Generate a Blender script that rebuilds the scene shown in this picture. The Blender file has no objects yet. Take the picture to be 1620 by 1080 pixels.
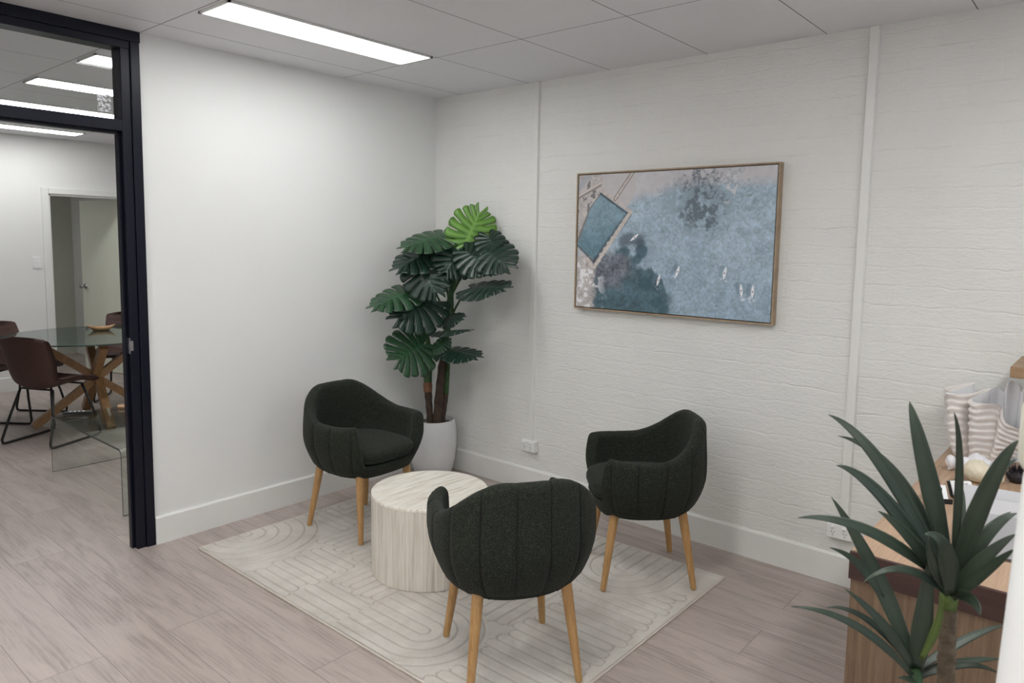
import bpy, bmesh, math, random
import numpy as np
from math import sin, cos, pi, sqrt, radians
from mathutils import Vector, Matrix
random.seed(7)
S = bpy.context.scene
COL = S.collection

# ------------------------------------------------------------------ camera, world, exposure
FPX, CAM = 1142.16, Vector((3.808, -3.5597, 1.6144))
YAW, PITCH, ROLL, OX, OY = .7002, -.0998, .0178, 14.21, -43.18
FWD = Vector((-sin(YAW)*cos(PITCH), cos(YAW)*cos(PITCH), sin(PITCH)))
r0 = Vector((cos(YAW), sin(YAW), 0)); u0 = r0.cross(FWD)
RGT = r0*cos(ROLL)+u0*sin(ROLL); UPV = u0*cos(ROLL)-r0*sin(ROLL)
cd = bpy.data.cameras.new('camera'); cam = bpy.data.objects.new('camera', cd); COL.objects.link(cam)
cam.matrix_world = Matrix(((RGT.x, UPV.x, -FWD.x, CAM.x), (RGT.y, UPV.y, -FWD.y, CAM.y), (RGT.z, UPV.z, -FWD.z, CAM.z), (0, 0, 0, 1)))
cd.sensor_width = 36; cd.lens = FPX/1620*36; cd.shift_x = -OX/1620; cd.shift_y = OY/1620
cd.clip_start = .05
cd.dof.use_dof = True; cd.dof.focus_distance = 3.4; cd.dof.aperture_fstop = 5.6
S.camera = cam
w = bpy.data.worlds.new('world'); S.world = w; w.use_nodes = True
w.node_tree.nodes['Background'].inputs[0].default_value = (.74, .85, 1, 1)
w.node_tree.nodes['Background'].inputs[1].default_value = .9
S.view_settings.view_transform = 'Standard'; S.view_settings.look = 'None'
S.view_settings.gamma = 1; S.view_settings.use_curve_mapping = False
S.view_settings.exposure = 0.34
LAMP_ADDED = 20.0            # emission of the reception panels added out of view
LAMP_CORNER = 12.0     # panel over the doorway corner, set lower so the wall beside it isn't overlit
LAMP_MEETING = 11.0    # dimmer panels in the meeting room
H = 2.6                # ceiling height

def at(px, py, depth):          # a point at a given distance along the view axis
    return CAM+(FWD+RGT*((px-810-OX)/FPX)-UPV*((py-540-OY)/FPX))*depth

# ------------------------------------------------------------------ materials
def lin(c):
    return tuple((x/12.92 if x <= .04045 else ((x+.055)/1.055)**2.4) for x in c)
def rgb(r, g, b): return lin((r/255, g/255, b/255))+(1,)
class N:
    def __init__(s, name):
        s.m = bpy.data.materials.new(name); s.m.use_nodes = True
        s.t = s.m.node_tree; s.b = s.t.nodes['Principled BSDF']; s.o = s.t.nodes['Material Output']
    def n(s, typ, **kw):
        x = s.t.nodes.new(typ)
        for k, v in kw.items():
            if k in x.inputs: 
                x.inputs[k].default_value = v
            else: setattr(x, k, v)
        return x
    def l(s, a, b): s.t.links.new(a, b)
    def coord(s, scale=(1, 1, 1), loc=(0, 0, 0), rot=(0, 0, 0), what='Object'):
        c = s.n('ShaderNodeTexCoord'); m = s.n('ShaderNodeMapping')
        m.inputs['Scale'].default_value = scale; m.inputs['Location'].default_value = loc; m.inputs['Rotation'].default_value = rot
        s.l(c.outputs[what], m.inputs[0]); return m.outputs[0]
    def world(s, scale=(1, 1, 1), loc=(0, 0, 0)):
        c = s.n('ShaderNodeNewGeometry'); m = s.n('ShaderNodeMapping')
        m.inputs['Scale'].default_value = scale; m.inputs['Location'].default_value = loc
        s.l(c.outputs['Position'], m.inputs[0]); return m.outputs[0]
    def noise(s, vec, scale=5, detail=4, rough=.55, dist=0):
        x = s.n('ShaderNodeTexNoise'); x.inputs['Scale'].default_value = scale; x.inputs['Detail'].default_value = detail
        x.inputs['Roughness'].default_value = rough; x.inputs['Distortion'].default_value = dist
        s.l(vec, x.inputs['Vector']); return x.outputs['Fac']
    def ramp(s, fac, stops):
        r = s.n('ShaderNodeValToRGB'); e = r.color_ramp.elements
        while len(e) < len(stops): e.new(.5)
        for i, (p, c) in enumerate(stops): e[i].position = p; e[i].color = c
        s.l(fac, r.inputs[0]); return r.outputs[0]
    def mix(s, fac, a, b, mode='MIX'):
        x = s.n('ShaderNodeMix'); x.data_type = 'RGBA'; x.blend_type = mode
        for v, k in ((fac, 0), (a, 6), (b, 7)):
            if hasattr(v, 'is_output'): s.l(v, x.inputs[k])
            else: x.inputs[k].default_value = v
        return x.outputs[2]
    def math(s, op, a, b=0, c=0):
        x = s.n('ShaderNodeMath'); x.operation = op
        for i, v in enumerate((a, b, c)):
            if hasattr(v, 'is_output'): s.l(v, x.inputs[i])
            else: x.inputs[i].default_value = v
        return x.outputs[0]
    def bump(s, h, strength=.3, dist=.01, prev=None):
        x = s.n('ShaderNodeBump'); x.inputs['Strength'].default_value = strength; x.inputs['Distance'].default_value = dist
        s.l(h, x.inputs['Height'])
        if prev: s.l(prev, x.inputs['Normal'])
        s.l(x.outputs[0], s.b.inputs['Normal']); return x.outputs[0]
    def base(s, c):
        if hasattr(c, 'is_output'): s.l(c, s.b.inputs['Base Color'])
        else: s.b.inputs['Base Color'].default_value = c
    def set(s, **kw):
        for k, v in kw.items(): s.b.inputs[k.replace('_', ' ')].default_value = v
        return s.m

def plain(name, col, rough=.5, metal=0, nz=.0, nscale=20, bump=0, **kw):
    x = N(name); v = x.coord()
    f = x.noise(v, nscale, 5)
    lo = tuple(c*(1-nz) for c in col[:3])+(1,); hi = tuple(min(1, c*(1+nz)) for c in col[:3])+(1,)
    x.base(x.ramp(f, [(.3, lo), (.7, hi)]))
    if bump: x.bump(f, bump, .002)
    x.set(Roughness=rough, Metallic=metal)
    for k, vv in kw.items(): x.b.inputs[k.replace('_', ' ')].default_value = vv
    return x.m

M = {}
x = N('painted_plaster'); v = x.world(); f = x.noise(v, 90, 3)
x.base(x.ramp(x.noise(v, 1.3, 3), [(.3, rgb(231, 231, 228)), (.7, rgb(235, 235, 232))])); x.bump(f, .04, .002); M['wall'] = x.set(Roughness=.55)

x = N('painted_brick')
g = x.n('ShaderNodeNewGeometry'); sp = x.n('ShaderNodeSeparateXYZ'); x.l(g.outputs['Position'], sp.inputs[0])
cb = x.n('ShaderNodeCombineXYZ'); x.l(sp.outputs[0], cb.inputs[0]); x.l(sp.outputs[2], cb.inputs[1])
nd = x.n('ShaderNodeTexNoise'); nd.inputs['Scale'].default_value = 9; nd.inputs['Detail'].default_value = 3; x.l(cb.outputs[0], nd.inputs['Vector'])
va = x.n('ShaderNodeVectorMath'); va.operation = 'MULTIPLY_ADD'; x.l(nd.outputs['Color'], va.inputs[0]); va.inputs[1].default_value = (.02, .034, 0); x.l(cb.outputs[0], va.inputs[2])
bt = x.n('ShaderNodeTexBrick'); x.l(va.outputs[0], bt.inputs['Vector'])
for k, q in (('Scale', 1), ('Mortar Size', .007), ('Mortar Smooth', 1.0), ('Brick Width', .24), ('Row Height', .086)): bt.inputs[k].default_value = q
bc = x.n('ShaderNodeTexBrick'); x.l(va.outputs[0], bc.inputs['Vector'])
for k, q in (('Scale', 1), ('Mortar Size', .006), ('Mortar Smooth', 1.0), ('Brick Width', 40.0), ('Row Height', .086)): bc.inputs[k].default_value = q
cb2 = x.n('ShaderNodeMapping'); cb2.inputs['Scale'].default_value = (1, 2.8, 1); x.l(cb.outputs[0], cb2.inputs[0])
cb3 = x.n('ShaderNodeMapping'); cb3.inputs['Scale'].default_value = (1, 3.6, 1); x.l(cb.outputs[0], cb3.inputs[0])
rag = x.noise(cb2.outputs[0], 8, 6, .62, .6)
fine = x.noise(cb2.outputs[0], 34, 5, .68, .4)
msk = x.ramp(x.noise(cb3.outputs[0], 3.4, 4, .6), [(.52, (.04, .04, .04, 1)), (.66, (.9, .9, .9, 1))])
course = x.math('MULTIPLY', bc.outputs['Fac'], msk); joint = x.math('MULTIPLY', bt.outputs['Fac'], .22)
hgt = x.math('SUBTRACT', x.math('MULTIPLY', rag, 1.0), x.math('ADD', course, joint))
b1 = x.bump(hgt, .34, .012); x.bump(fine, .5, .007, b1)
x.base(x.ramp(x.noise(cb.outputs[0], 2.2, 4), [(.3, rgb(229, 229, 225)), (.7, rgb(235, 235, 231))])); M['brick'] = x.set(Roughness=.42)

x = N('ceiling_panel'); v = x.world(loc=(-.241+.6*40, 1.987+1.2*40, 0))
sp = x.n('ShaderNodeSeparateXYZ'); x.l(v, sp.inputs[0])
def edge(o, per):
    q = x.math('MODULO', o, per); return x.math('MINIMUM', q, x.math('SUBTRACT', per, q))
de = x.math('MINIMUM', edge(sp.outputs[0], .6), edge(sp.outputs[1], 1.2))
ln = x.math('LESS_THAN', de, .0024)
x.base(x.mix(ln, x.ramp(x.noise(x.world(), 2, 3), [(.3, rgb(227, 227, 230)), (.7, rgb(231, 231, 234))]), rgb(95, 95, 97)))
x.bump(x.math('MINIMUM', de, .006), .5, .01); M['ceiling'] = x.set(Roughness=.5)

x = N('oak_vinyl_plank'); v = x.world(loc=(.25, 2.33+.2375*20, 0))
bt = x.n('ShaderNodeTexBrick'); x.l(v, bt.inputs['Vector'])
for k, q in (('Scale', 1), ('Mortar Size', .0011), ('Mortar Smooth', .1), ('Brick Width', 1.83), ('Row Height', .2375), ('Bias', 0)): bt.inputs[k].default_value = q
bt.offset = .37; bt.inputs['Color1'].default_value = (0, 0, 0, 1); bt.inputs['Color2'].default_value = (1, 1, 1, 1); bt.inputs['Mortar'].default_value = (.5, .5, .5, 1)
shift = x.n('ShaderNodeVectorMath'); shift.operation = 'MULTIPLY_ADD'; x.l(bt.outputs['Color'], shift.inputs[0]); shift.inputs[1].default_value = (7, 5, 3); x.l(x.world(scale=(1, 6.5, 1)), shift.inputs[2])
gr = x.noise(shift.outputs[0], 1.6, 6, .6, 1.6)
shift2 = x.n('ShaderNodeMapping'); shift2.inputs['Scale'].default_value = (2.2, 14, 1); x.l(shift.outputs[0], shift2.inputs[0])
fg = x.noise(shift2.outputs[0], 3, 4, .6, .6)
wv = x.n('ShaderNodeTexWave'); wv.bands_direction = 'Y'; wv.inputs['Scale'].default_value = 2.6; wv.inputs['Distortion'].default_value = 9; wv.inputs['Detail'].default_value = 3; wv.inputs['Detail Scale'].default_value = .7
x.l(shift.outputs[0], wv.inputs['Vector'])
c = x.ramp(gr, [(.30, rgb(163, 149, 142)), (.52, rgb(180, 167, 160)), (.75, rgb(188, 176, 168))])
c = x.mix(x.math('MULTIPLY', wv.outputs['Fac'], x.ramp(gr, [(.36, (.62, .62, .62, 1)), (.56, (0, 0, 0, 1))])), c, rgb(132, 118, 112))
c = x.mix(.30, c, x.ramp(fg, [(.3, rgb(150, 138, 132)), (.7, rgb(194, 181, 174))]))
c = x.mix(.10, c, bt.outputs['Color'], 'SOFT_LIGHT')
c = x.mix(bt.outputs['Fac'], c, rgb(112, 101, 97)); x.base(c)
x.bump(fg, .05, .002); M['floor'] = x.set(Roughness=.42)

M['trim'] = plain('white_gloss_trim', rgb(232, 232, 228), .32, nz=.01)
M['plastic'] = plain('white_plastic', rgb(236, 236, 234), .35, nz=.01)
M['slot'] = plain('dark_slot', rgb(40, 40, 40), .6)
M['frame'] = plain('dark_navy_powder_coat', rgb(15, 17, 31), .36, nz=.06, nscale=40, Specular_IOR_Level=.3)
M['steel'] = plain('brushed_steel', rgb(190, 190, 192), .3, 1, nz=.05, nscale=80)
M['black_metal'] = plain('black_metal', rgb(22, 22, 23), .42, 0, nz=.1)
M['pale_door'] = plain('pale_cream_door_paint', rgb(226, 228, 212), .45, nz=.01)
M['next_wall'] = plain('dull_green_grey_wall', rgb(196, 198, 186), .6, nz=.02)

def lampmat(name, col, st):
    m = bpy.data.materials.new(name); m.use_nodes = True; b = m.node_tree.nodes['Principled BSDF']
    b.inputs['Base Color'].default_value = (.9, .9, .9, 1); b.inputs['Emission Color'].default_value = col; b.inputs['Emission Strength'].default_value = st; return m
M['lamp'] = lampmat('led_diffuser', (.965, .965, .955, 1), LAMP_ADDED); M['lamp_meeting'] = lampmat('led_diffuser_meeting', (.96, .965, .975, 1), LAMP_MEETING); M['lamp_corner'] = lampmat('led_diffuser_corner', (.955, .965, .975, 1), LAMP_CORNER)

def glassmat(name, tint, refl=1.0, rough=0.0):
    m = bpy.data.materials.new(name); m.use_nodes = True; t = m.node_tree; t.nodes.clear()
    o = t.nodes.new('ShaderNodeOutputMaterial'); mx = t.nodes.new('ShaderNodeMixShader'); tr = t.nodes.new('ShaderNodeBsdfTransparent'); gl = t.nodes.new('ShaderNodeBsdfGlossy'); lw = t.nodes.new('ShaderNodeLayerWeight')
    tr.inputs[0].default_value = tint; gl.inputs['Roughness'].default_value = rough; lw.inputs['Blend'].default_value = .5
    pw = t.nodes.new('ShaderNodeMath'); pw.operation = 'POWER'; pw.inputs[1].default_value = 5
    ml = t.nodes.new('ShaderNodeMath'); ml.operation = 'MULTIPLY_ADD'; ml.inputs[1].default_value = .9*refl; ml.inputs[2].default_value = .035*refl
    t.links.new(lw.outputs['Facing'], pw.inputs[0]); t.links.new(pw.outputs[0], ml.inputs[0]); t.links.new(ml.outputs[0], mx.inputs[0]); t.links.new(tr.outputs[0], mx.inputs[1]); t.links.new(gl.outputs[0], mx.inputs[2]); t.links.new(mx.outputs[0], o.inputs[0]); return m
M['pane'] = glassmat('clear_window_glass', (.95, .965, .96, 1), .6)
M['glass'] = glassmat('green_tinted_glass', (.958, .972, .964, 1), .9)
M['bent_glass'] = glassmat('pale_green_sheet_glass', (.90, .93, .912, 1), 1.0)
M['glass_edge'] = plain('dark_green_glass_edge', rgb(58, 76, 70), .15, nz=.1)
M['acrylic'] = glassmat('cloudy_acrylic', (.92, .92, .92, 1), .8, .08)

x = N('dark_green_wool'); v = x.coord(); f = x.noise(v, 300, 2, .8); f2 = x.noise(v, 60, 3)
x.base(x.mix(.3, x.ramp(f, [(.34, rgb(24, 26, 21)), (.52, rgb(38, 42, 35)), (.70, rgb(86, 90, 78))]), x.ramp(f2, [(.3, rgb(28, 31, 26)), (.7, rgb(40, 44, 37))])))
x.bump(f, .35, .003); M['fabric'] = x.set(Roughness=.95, Specular_IOR_Level=.15, Sheen_Weight=.05)
M['thread'] = plain('near_black_thread', rgb(15, 17, 15), .9)
x = N('brown_leather_cloth'); v = x.coord(); f = x.noise(v, 200, 3)
sp = x.n('ShaderNodeSeparateXYZ'); x.l(v, sp.inputs[0])
x.base(x.ramp(f, [(.3, rgb(68, 47, 43)), (.7, rgb(90, 64, 58))])); x.bump(f, .15, .002); M['brown'] = x.set(Roughness=.6)

def wood(name, c0, c1, c2, scale=(1, 1, 1), rough=.45, s=6, streak=.5):
    x = N(name); v = x.coord(scale=scale); f = x.noise(v, s, 6, .6, .8); f2 = x.noise(v, s*5, 4, .6)
    c = x.ramp(f, [(.3, c0), (.5, c1), (.72, c2)])
    x.base(x.mix(streak*.6, c, x.ramp(f2, [(.35, c0), (.7, c2)]))); x.bump(f2, .05, .002); return x.set(Roughness=rough)
M['oak'] = wood('golden_oak', rgb(158, 117, 70), rgb(184, 143, 92), rgb(202, 163, 112), (18, 18, 1.4))
M['oak_star'] = wood('honey_oak', rgb(150, 112, 76), rgb(178, 139, 98), rgb(196, 158, 116), (10, 10, 10), s=2)
M['desk_panel'] = wood('mid_oak_panel', rgb(100, 79, 60), rgb(126, 102, 80), rgb(145, 120, 96), (22, 22, 1.1), .5, 2.2)
M['desk_top'] = wood('light_oak_top', rgb(152, 122, 98), rgb(186, 155, 127), rgb(202, 172, 144), (20, 1.2, 20), .4, 2.0)
M['desk_edge'] = wood('dark_red_brown_edge', rgb(54, 34, 29), rgb(68, 44, 37), rgb(80, 53, 45), (1.2, 20, 20), .5, 2.0)
M['art_frame'] = wood('pale_oak_frame', rgb(142, 120, 96), rgb(166, 144, 118), rgb(180, 158, 132), (6, 6, 6), .5, 3)
M['shelf'] = wood('shelf_oak', rgb(128, 102, 74), rgb(156, 128, 98), rgb(172, 144, 114), (2, 20, 20), .5, 2)
def trav(name, scale, stops):
    x = N(name); v = x.coord(scale=scale); f = x.noise(v, 2.4, 8, .62, .25); f2 = x.noise(v, 7, 5, .6)
    c = x.ramp(f, stops)
    x.base(x.mix(.35, c, x.ramp(f2, [(.3, rgb(188, 176, 158)), (.6, rgb(240, 235, 225))]))); return x.set(Roughness=.4)
M['trav_top'] = trav('travertine_top', (26, 1.6, 1), [(.30, rgb(182, 168, 146)), (.43, rgb(222, 214, 198)), (.54, rgb(246, 242, 232)), (.74, rgb(252, 250, 244))])
M['trav_side'] = trav('travertine_side', (24, 24, .8), [(.30, rgb(164, 153, 138)), (.42, rgb(204, 196, 183)), (.56, rgb(224, 218, 207)), (.74, rgb(236, 232, 223))])
x = N('cream_carved_rug'); v = x.world(); at1 = x.n('ShaderNodeAttribute'); at1.attribute_name = 'groove'
f = x.noise(v, 260, 3); f2 = x.noise(v, 5, 4, .6, .8)
c = x.ramp(f2, [(.35, rgb(189, 183, 174)), (.65, rgb(214, 209, 201))]); c = x.mix(.25, c, x.ramp(f, [(.3, rgb(178, 170, 160)), (.7, rgb(228, 222, 213))]))
c = x.mix(x.math('MULTIPLY', at1.outputs['Fac'], .55), c, rgb(142, 134, 125)); x.base(c); x.bump(f, .5, .004)
M['rug'] = x.set(Roughness=.95, Specular_IOR_Level=.1, Sheen_Weight=.15)
M['rug_hem'] = plain('pale_rug_hem', rgb(204, 195, 184), .9, nz=.1, nscale=200)
x = N('artwork_print'); a = x.n('ShaderNodeVertexColor'); a.layer_name = 'print'; x.base(a.outputs[0]); M['art'] = x.set(Roughness=.6)
def leafmat(name, c0, c1, rough=.33):
    x = N(name); v = x.coord(); f = x.noise(v, 9, 4); at1 = x.n('ShaderNodeAttribute'); at1.attribute_name = 'vein'
    c = x.ramp(f, [(.3, c0), (.7, c1)]); hi = tuple(min(1, q*1.6+.006) for q in c1[:3])+(1,)
    x.base(x.mix(x.math('MULTIPLY', at1.outputs['Fac'], .6), c, hi)); x.bump(at1.outputs['Fac'], .4, .004); return x.set(Roughness=rough)
M['leaf_dark'] = leafmat('dark_green_leaf', rgb(17, 38, 30), rgb(27, 52, 40)); M['leaf_mid'] = leafmat('mid_green_leaf', rgb(28, 58, 36), rgb(44, 78, 48))
M['leaf_light'] = leafmat('bright_green_leaf', rgb(74, 118, 44), rgb(104, 146, 62))
M['yucca'] = leafmat('grey_green_blade', rgb(43, 55, 43), rgb(57, 70, 55), .42); M['yucca_light'] = leafmat('yellow_green_blade', rgb(78, 98, 44), rgb(98, 116, 54), .42)
M['stem'] = plain('green_stem', rgb(52, 84, 44), .45, nz=.2); M['sheath'] = plain('tan_dry_sheath', rgb(132, 92, 66), .8, nz=.2)
M['trunk'] = plain('dark_brown_bark', rgb(66, 52, 42), .85, nz=.4, nscale=30, bump=.6); M['yucca_trunk'] = plain('grey_brown_bark', rgb(98, 84, 68), .9, nz=.45, nscale=60, bump=.8)
x = N('white_ribbed_pot'); M['pot'] = plain('white_matt_pot', rgb(226, 226, 226), .55, nz=.02)
x = N('dark_pebbles'); v = x.coord(); vo = x.n('ShaderNodeTexVoronoi'); vo.inputs['Scale'].default_value = 40; x.l(v, vo.inputs[0])
x.base(x.ramp(vo.outputs['Color'], [(.2, rgb(40, 38, 36)), (.8, rgb(190, 186, 180))])); x.bump(vo.outputs['Distance'], .8, .01); M['pebble'] = x.set(Roughness=.7)
M['shell'] = plain('chalky_white_shell', rgb(230, 224, 220), .5, nz=.04, nscale=18, bump=.3); M['shell_in'] = plain('glossy_white_shell_lining', rgb(240, 240, 242), .18, nz=.01)
M['ceramic'] = plain('chalk_white_ceramic', rgb(232, 231, 234), .5, nz=.05, nscale=30, bump=.3)
M['cream'] = plain('cream_resin', rgb(226, 216, 192), .5, nz=.08, nscale=30, bump=.3); M['urchin'] = plain('purple_black_spines', rgb(38, 30, 36), .6, nz=.3)
M['twine'] = plain('dry_olive_grass', rgb(112, 112, 88), .8, nz=.2)
M['black_card'] = plain('matt_black_card', rgb(20, 20, 21), .5, nz=.1); M['card'] = plain('white_card', rgb(240, 240, 240), .55, nz=.01); M['ink'] = plain('black_ink', rgb(32, 32, 36), .6)
M['leaflet'] = plain('pale_grey_leaflet', rgb(206, 206, 208), .5, nz=.02)
M['vase'] = plain('cream_glaze', rgb(222, 219, 204), .4, nz=.01)
x = N('frosty_glue_residue'); v = x.coord(); f = x.noise(v, 120, 3, .6)
al = x.ramp(f, [(.47, (0, 0, 0, 1)), (.53, (1, 1, 1, 1))]); x.l(al, x.b.inputs['Alpha']); x.base(rgb(236, 236, 238)); M['residue'] = x.set(Roughness=.7)

# ------------------------------------------------------------------ mesh helpers
def link(name, me, mat, parent=None, smooth=True):
    if mat: 
        for m_ in (mat if isinstance(mat, (list, tuple)) else [mat]): me.materials.append(m_)
    if smooth is not None: me.polygons.foreach_set('use_smooth', [bool(smooth)]*len(me.polygons))
    o = bpy.data.objects.new(name, me); COL.objects.link(o)
    if parent: o.parent = parent
    return o
def pyd(name, vs, fs, mat, parent=None, smooth=True):
    me = bpy.data.meshes.new(name); me.from_pydata([tuple(v) for v in vs], [], fs); me.update()
    return link(name, me, mat, parent, smooth)
class B:
    """collects primitives into ONE mesh"""
    def __init__(s): s.v = []; s.f = []; s.mi = []
    def add(s, vs, fs, mi=0):
        o = len(s.v); s.v += [tuple(v) for v in vs]; s.f += [tuple(i+o for i in f) for f in fs]; s.mi += [mi]*len(fs); return s
    def box(s, x0, x1, y0, y1, z0, z1, mi=0, bev=0):
        if bev:
            bm = bmesh.new(); bmesh.ops.create_cube(bm, size=1)
            for v in bm.verts: v.co = Vector(((x0+x1)/2+v.co.x*(x1-x0), (y0+y1)/2+v.co.y*(y1-y0), (z0+z1)/2+v.co.z*(z1-z0)))
            bmesh.ops.bevel(bm, geom=list(bm.edges), offset=bev, segments=2, affect='EDGES', profile=.5)
            bm.verts.index_update(); s.add([v.co.copy() for v in bm.verts], [[v.index for v in f.verts] for f in bm.faces], mi); bm.free(); return s
        vs = [(x, y, z) for z in (z0, z1) for y in (y0, y1) for x in (x0, x1)]
        return s.add(vs, [(0, 2, 3, 1), (4, 5, 7, 6), (0, 1, 5, 4), (2, 6, 7, 3), (0, 4, 6, 2), (1, 3, 7, 5)], mi)
    def tube(s, pts, r, n=10, mi=0, cap=True):
        pts = [Vector(p) for p in pts]; rs = r if isinstance(r, (list, tuple)) else [r]*len(pts)
        base = len(s.v); up = None
        for i, p in enumerate(pts):
            t = (pts[min(i+1, len(pts)-1)]-pts[max(i-1, 0)]).normalized()
            if up is None: up = t.orthogonal().normalized()
            up = (up-t*up.dot(t)).normalized(); q = t.cross(up)
            for k in range(n):
                a = 2*pi*k/n; s.v.append(tuple(p+(up*cos(a)+q*sin(a))*rs[i]))
        for i in range(len(pts)-1):
            for k in range(n):
                a = base+i*n+k; b = base+i*n+(k+1) % n; s.f.append((a, b, b+n, a+n)); s.mi.append(mi)
        if cap:
            s.f.append(tuple(base+k for k in range(n))[::-1]); s.f.append(tuple(base+(len(pts)-1)*n+k for k in range(n))); s.mi += [mi]*2
        return s
    def beam(s, a, b, wd, ht, mi=0):
        a = Vector(a); b = Vector(b); t = (b-a).normalized(); sd = t.cross(Vector((0, 0, 1))).normalized(); up = sd.cross(t)
        vs = [p+sd*i*wd/2+up*j*ht/2 for p in (a, b) for i, j in ((-1, -1), (1, -1), (1, 1), (-1, 1))]
        return s.add(vs, [(0, 1, 2, 3)[::-1], (4, 5, 6, 7), (0, 1, 5, 4), (1, 2, 6, 5), (2, 3, 7, 6), (3, 0, 4, 7)], mi)
    def lathe(s, prof, n=32, c=(0, 0), mi=0, closed=False):
        base = len(s.v); m = len(prof)
        for r, z in prof:
            for k in range(n): a = 2*pi*k/n; s.v.append((c[0]+r*cos(a), c[1]+r*sin(a), z))
        for i in range(m-1):
            for k in range(n):
                a = base+i*n+k; b = base+i*n+(k+1) % n; s.f.append((a, b, b+n, a+n)); s.mi.append(mi)
        for i in (0, m-1):
            if prof[i][0] > 1e-5: q = tuple(base+i*n+k for k in range(n)); s.f.append(q[::-1] if i == 0 else q); s.mi.append(mi)
        return s
    def grid(s, P, wrap_u=False, mi=0):
        """P[i][j] points"""
        base = len(s.v); nu, nv = len(P), len(P[0])
        for row in P: s.v += [tuple(p) for p in row]
        for i in range(nu if wrap_u else nu-1):
            for j in range(nv-1):
                a = base+i*nv+j; b = base+((i+1) % nu)*nv+j; s.f.append((a, b, b+1, a+1)); s.mi.append(mi)
        return s
    def build(s, name, mat, parent=None, smooth=False, sharp=None):
        me = bpy.data.meshes.new(name); me.from_pydata(s.v, [], s.f); me.update()
        o = link(name, me, mat, parent, smooth)
        me.polygons.foreach_set('material_index', s.mi)
        if sharp is not None: me.set_sharp_from_angle(angle=radians(sharp))
        return o
def tag(o, label=None, cat=None, group=None, kind=None):
    for k, v_ in (('label', label), ('category', cat), ('group', group), ('kind', kind)):
        if v_: o[k] = v_
    return o
def empty(name, loc, rz=0, label=None, cat=None, group=None):
    o = bpy.data.objects.new(name, None); COL.objects.link(o); o.location = loc; o.rotation_euler = (0, 0, rz); o.empty_display_size = .1
    return tag(o, label, cat, group)
def copy_tree(o, parent=None):
    c_ = o.copy(); COL.objects.link(c_); c_.parent = parent
    for ch in list(o.children): copy_tree(ch, c_)
    return c_
def struct(o): o['kind'] = 'structure'; return o
def sm(a, b, x_): t = max(0, min(1, (x_-a)/(b-a))); return t*t*(3-2*t)

# ------------------------------------------------------------------ room shell
XW, XE, YS = -4.86, 6.2, -6.4      # far meeting-room wall, right end, wall behind the camera
struct(B().box(-7.2, XE, YS, .0, -.06, 0).build('floor', M['floor']))
struct(B().box(-7.2, XE, YS, .0, H, H+.06).build('ceiling', M['ceiling']))
struct(B().box(-7.2, XE+.1, 0, .12, -.06, H+.06).build('wall_right', M['brick']))
struct(B().box(-.1, 0, -1.990, 0, 0, H).build('wall_left', M['wall']))
struct(B().box(-.1, 0, YS, -3.10, 0, H).build('wall_left_beyond_doorway', M['wall']))
struct(B().box(-7.2, XE+.1, YS-.1, YS, 0, H).build('wall_back', M['wall']))
WY0, WY1, WZ0, WZ1 = -5.2, -.7, .35, 2.35     # unseen window added in the right end wall for cool fill light
struct(B().box(XE, XE+.1, YS, WY0, 0, H).box(XE, XE+.1, WY1, 0, 0, H).box(XE, XE+.1, WY0, WY1, 0, WZ0).box(XE, XE+.1, WY0, WY1, WZ1, H).build('wall_far_right', M['wall']))
w1 = struct(empty('window_1', (XE+.05, (WY0+WY1)/2, WZ0)))
wf = B(); hw_ = (WY1-WY0)/2; hh_ = WZ1-WZ0
for q0, q1, z0, z1 in ((-hw_, -hw_+.05, 0, hh_), (hw_-.05, hw_, 0, hh_), (-.025, .025, .05, hh_-.05), (-hw_+.05, hw_-.05, 0, .05), (-hw_+.05, hw_-.05, hh_-.05, hh_)): wf.box(-.04, .04, q0, q1, z0, z1)
wf.build('window_frame', M['frame'], w1)
for s_ in (-1, 1): B().box(-.003, .003, min(s_*.026, s_*(hw_-.051)), max(s_*.026, s_*(hw_-.051)), .051, hh_-.051).build('window_pane', M['pane'], w1)
DY0, DY1, DZ = -.945, -.135, 2.03
wm = B().box(XW-.11, XW, YS, DY0, 0, H).box(XW-.11, XW, DY1, 0, 0, H).box(XW-.11, XW, DY0, DY1, DZ, H)
struct(wm.build('wall_meeting_room', M['wall']))
struct(B().box(-7.2, -7.1, YS, 0, 0, H).build('wall_next_room', M['next_wall']))
def skirting(name, a, b, h=.147, t=.016):   # profile with a small top slope, from a to b, outward normal on the left of a->b
    a = Vector(a); b = Vector(b); d = (b-a).normalized(); n_ = Vector((-d.y, d.x, 0))
    pr = [(0, 0), (t, 0), (t, h-.008), (t-.006, h), (0, h)]
    P = [[p+n_*o+Vector((0, 0, z)) for o, z in pr] for p in (a, b)]
    bb = B().grid(P); k = len(pr); bb.f += [tuple(range(k)), tuple(range(k, 2*k))[::-1]]; bb.mi += [0, 0]
    return struct(bb.build(name, M['trim']))
skirting('baseboard_left', (0, 0, 0), (0, -1.990, 0))
skirting('baseboard_right', (XE, 0, 0), (0.016, 0, 0))
skirting('baseboard_meeting_room', (XW, DY0-.06, 0), (XW, YS, 0))

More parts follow.
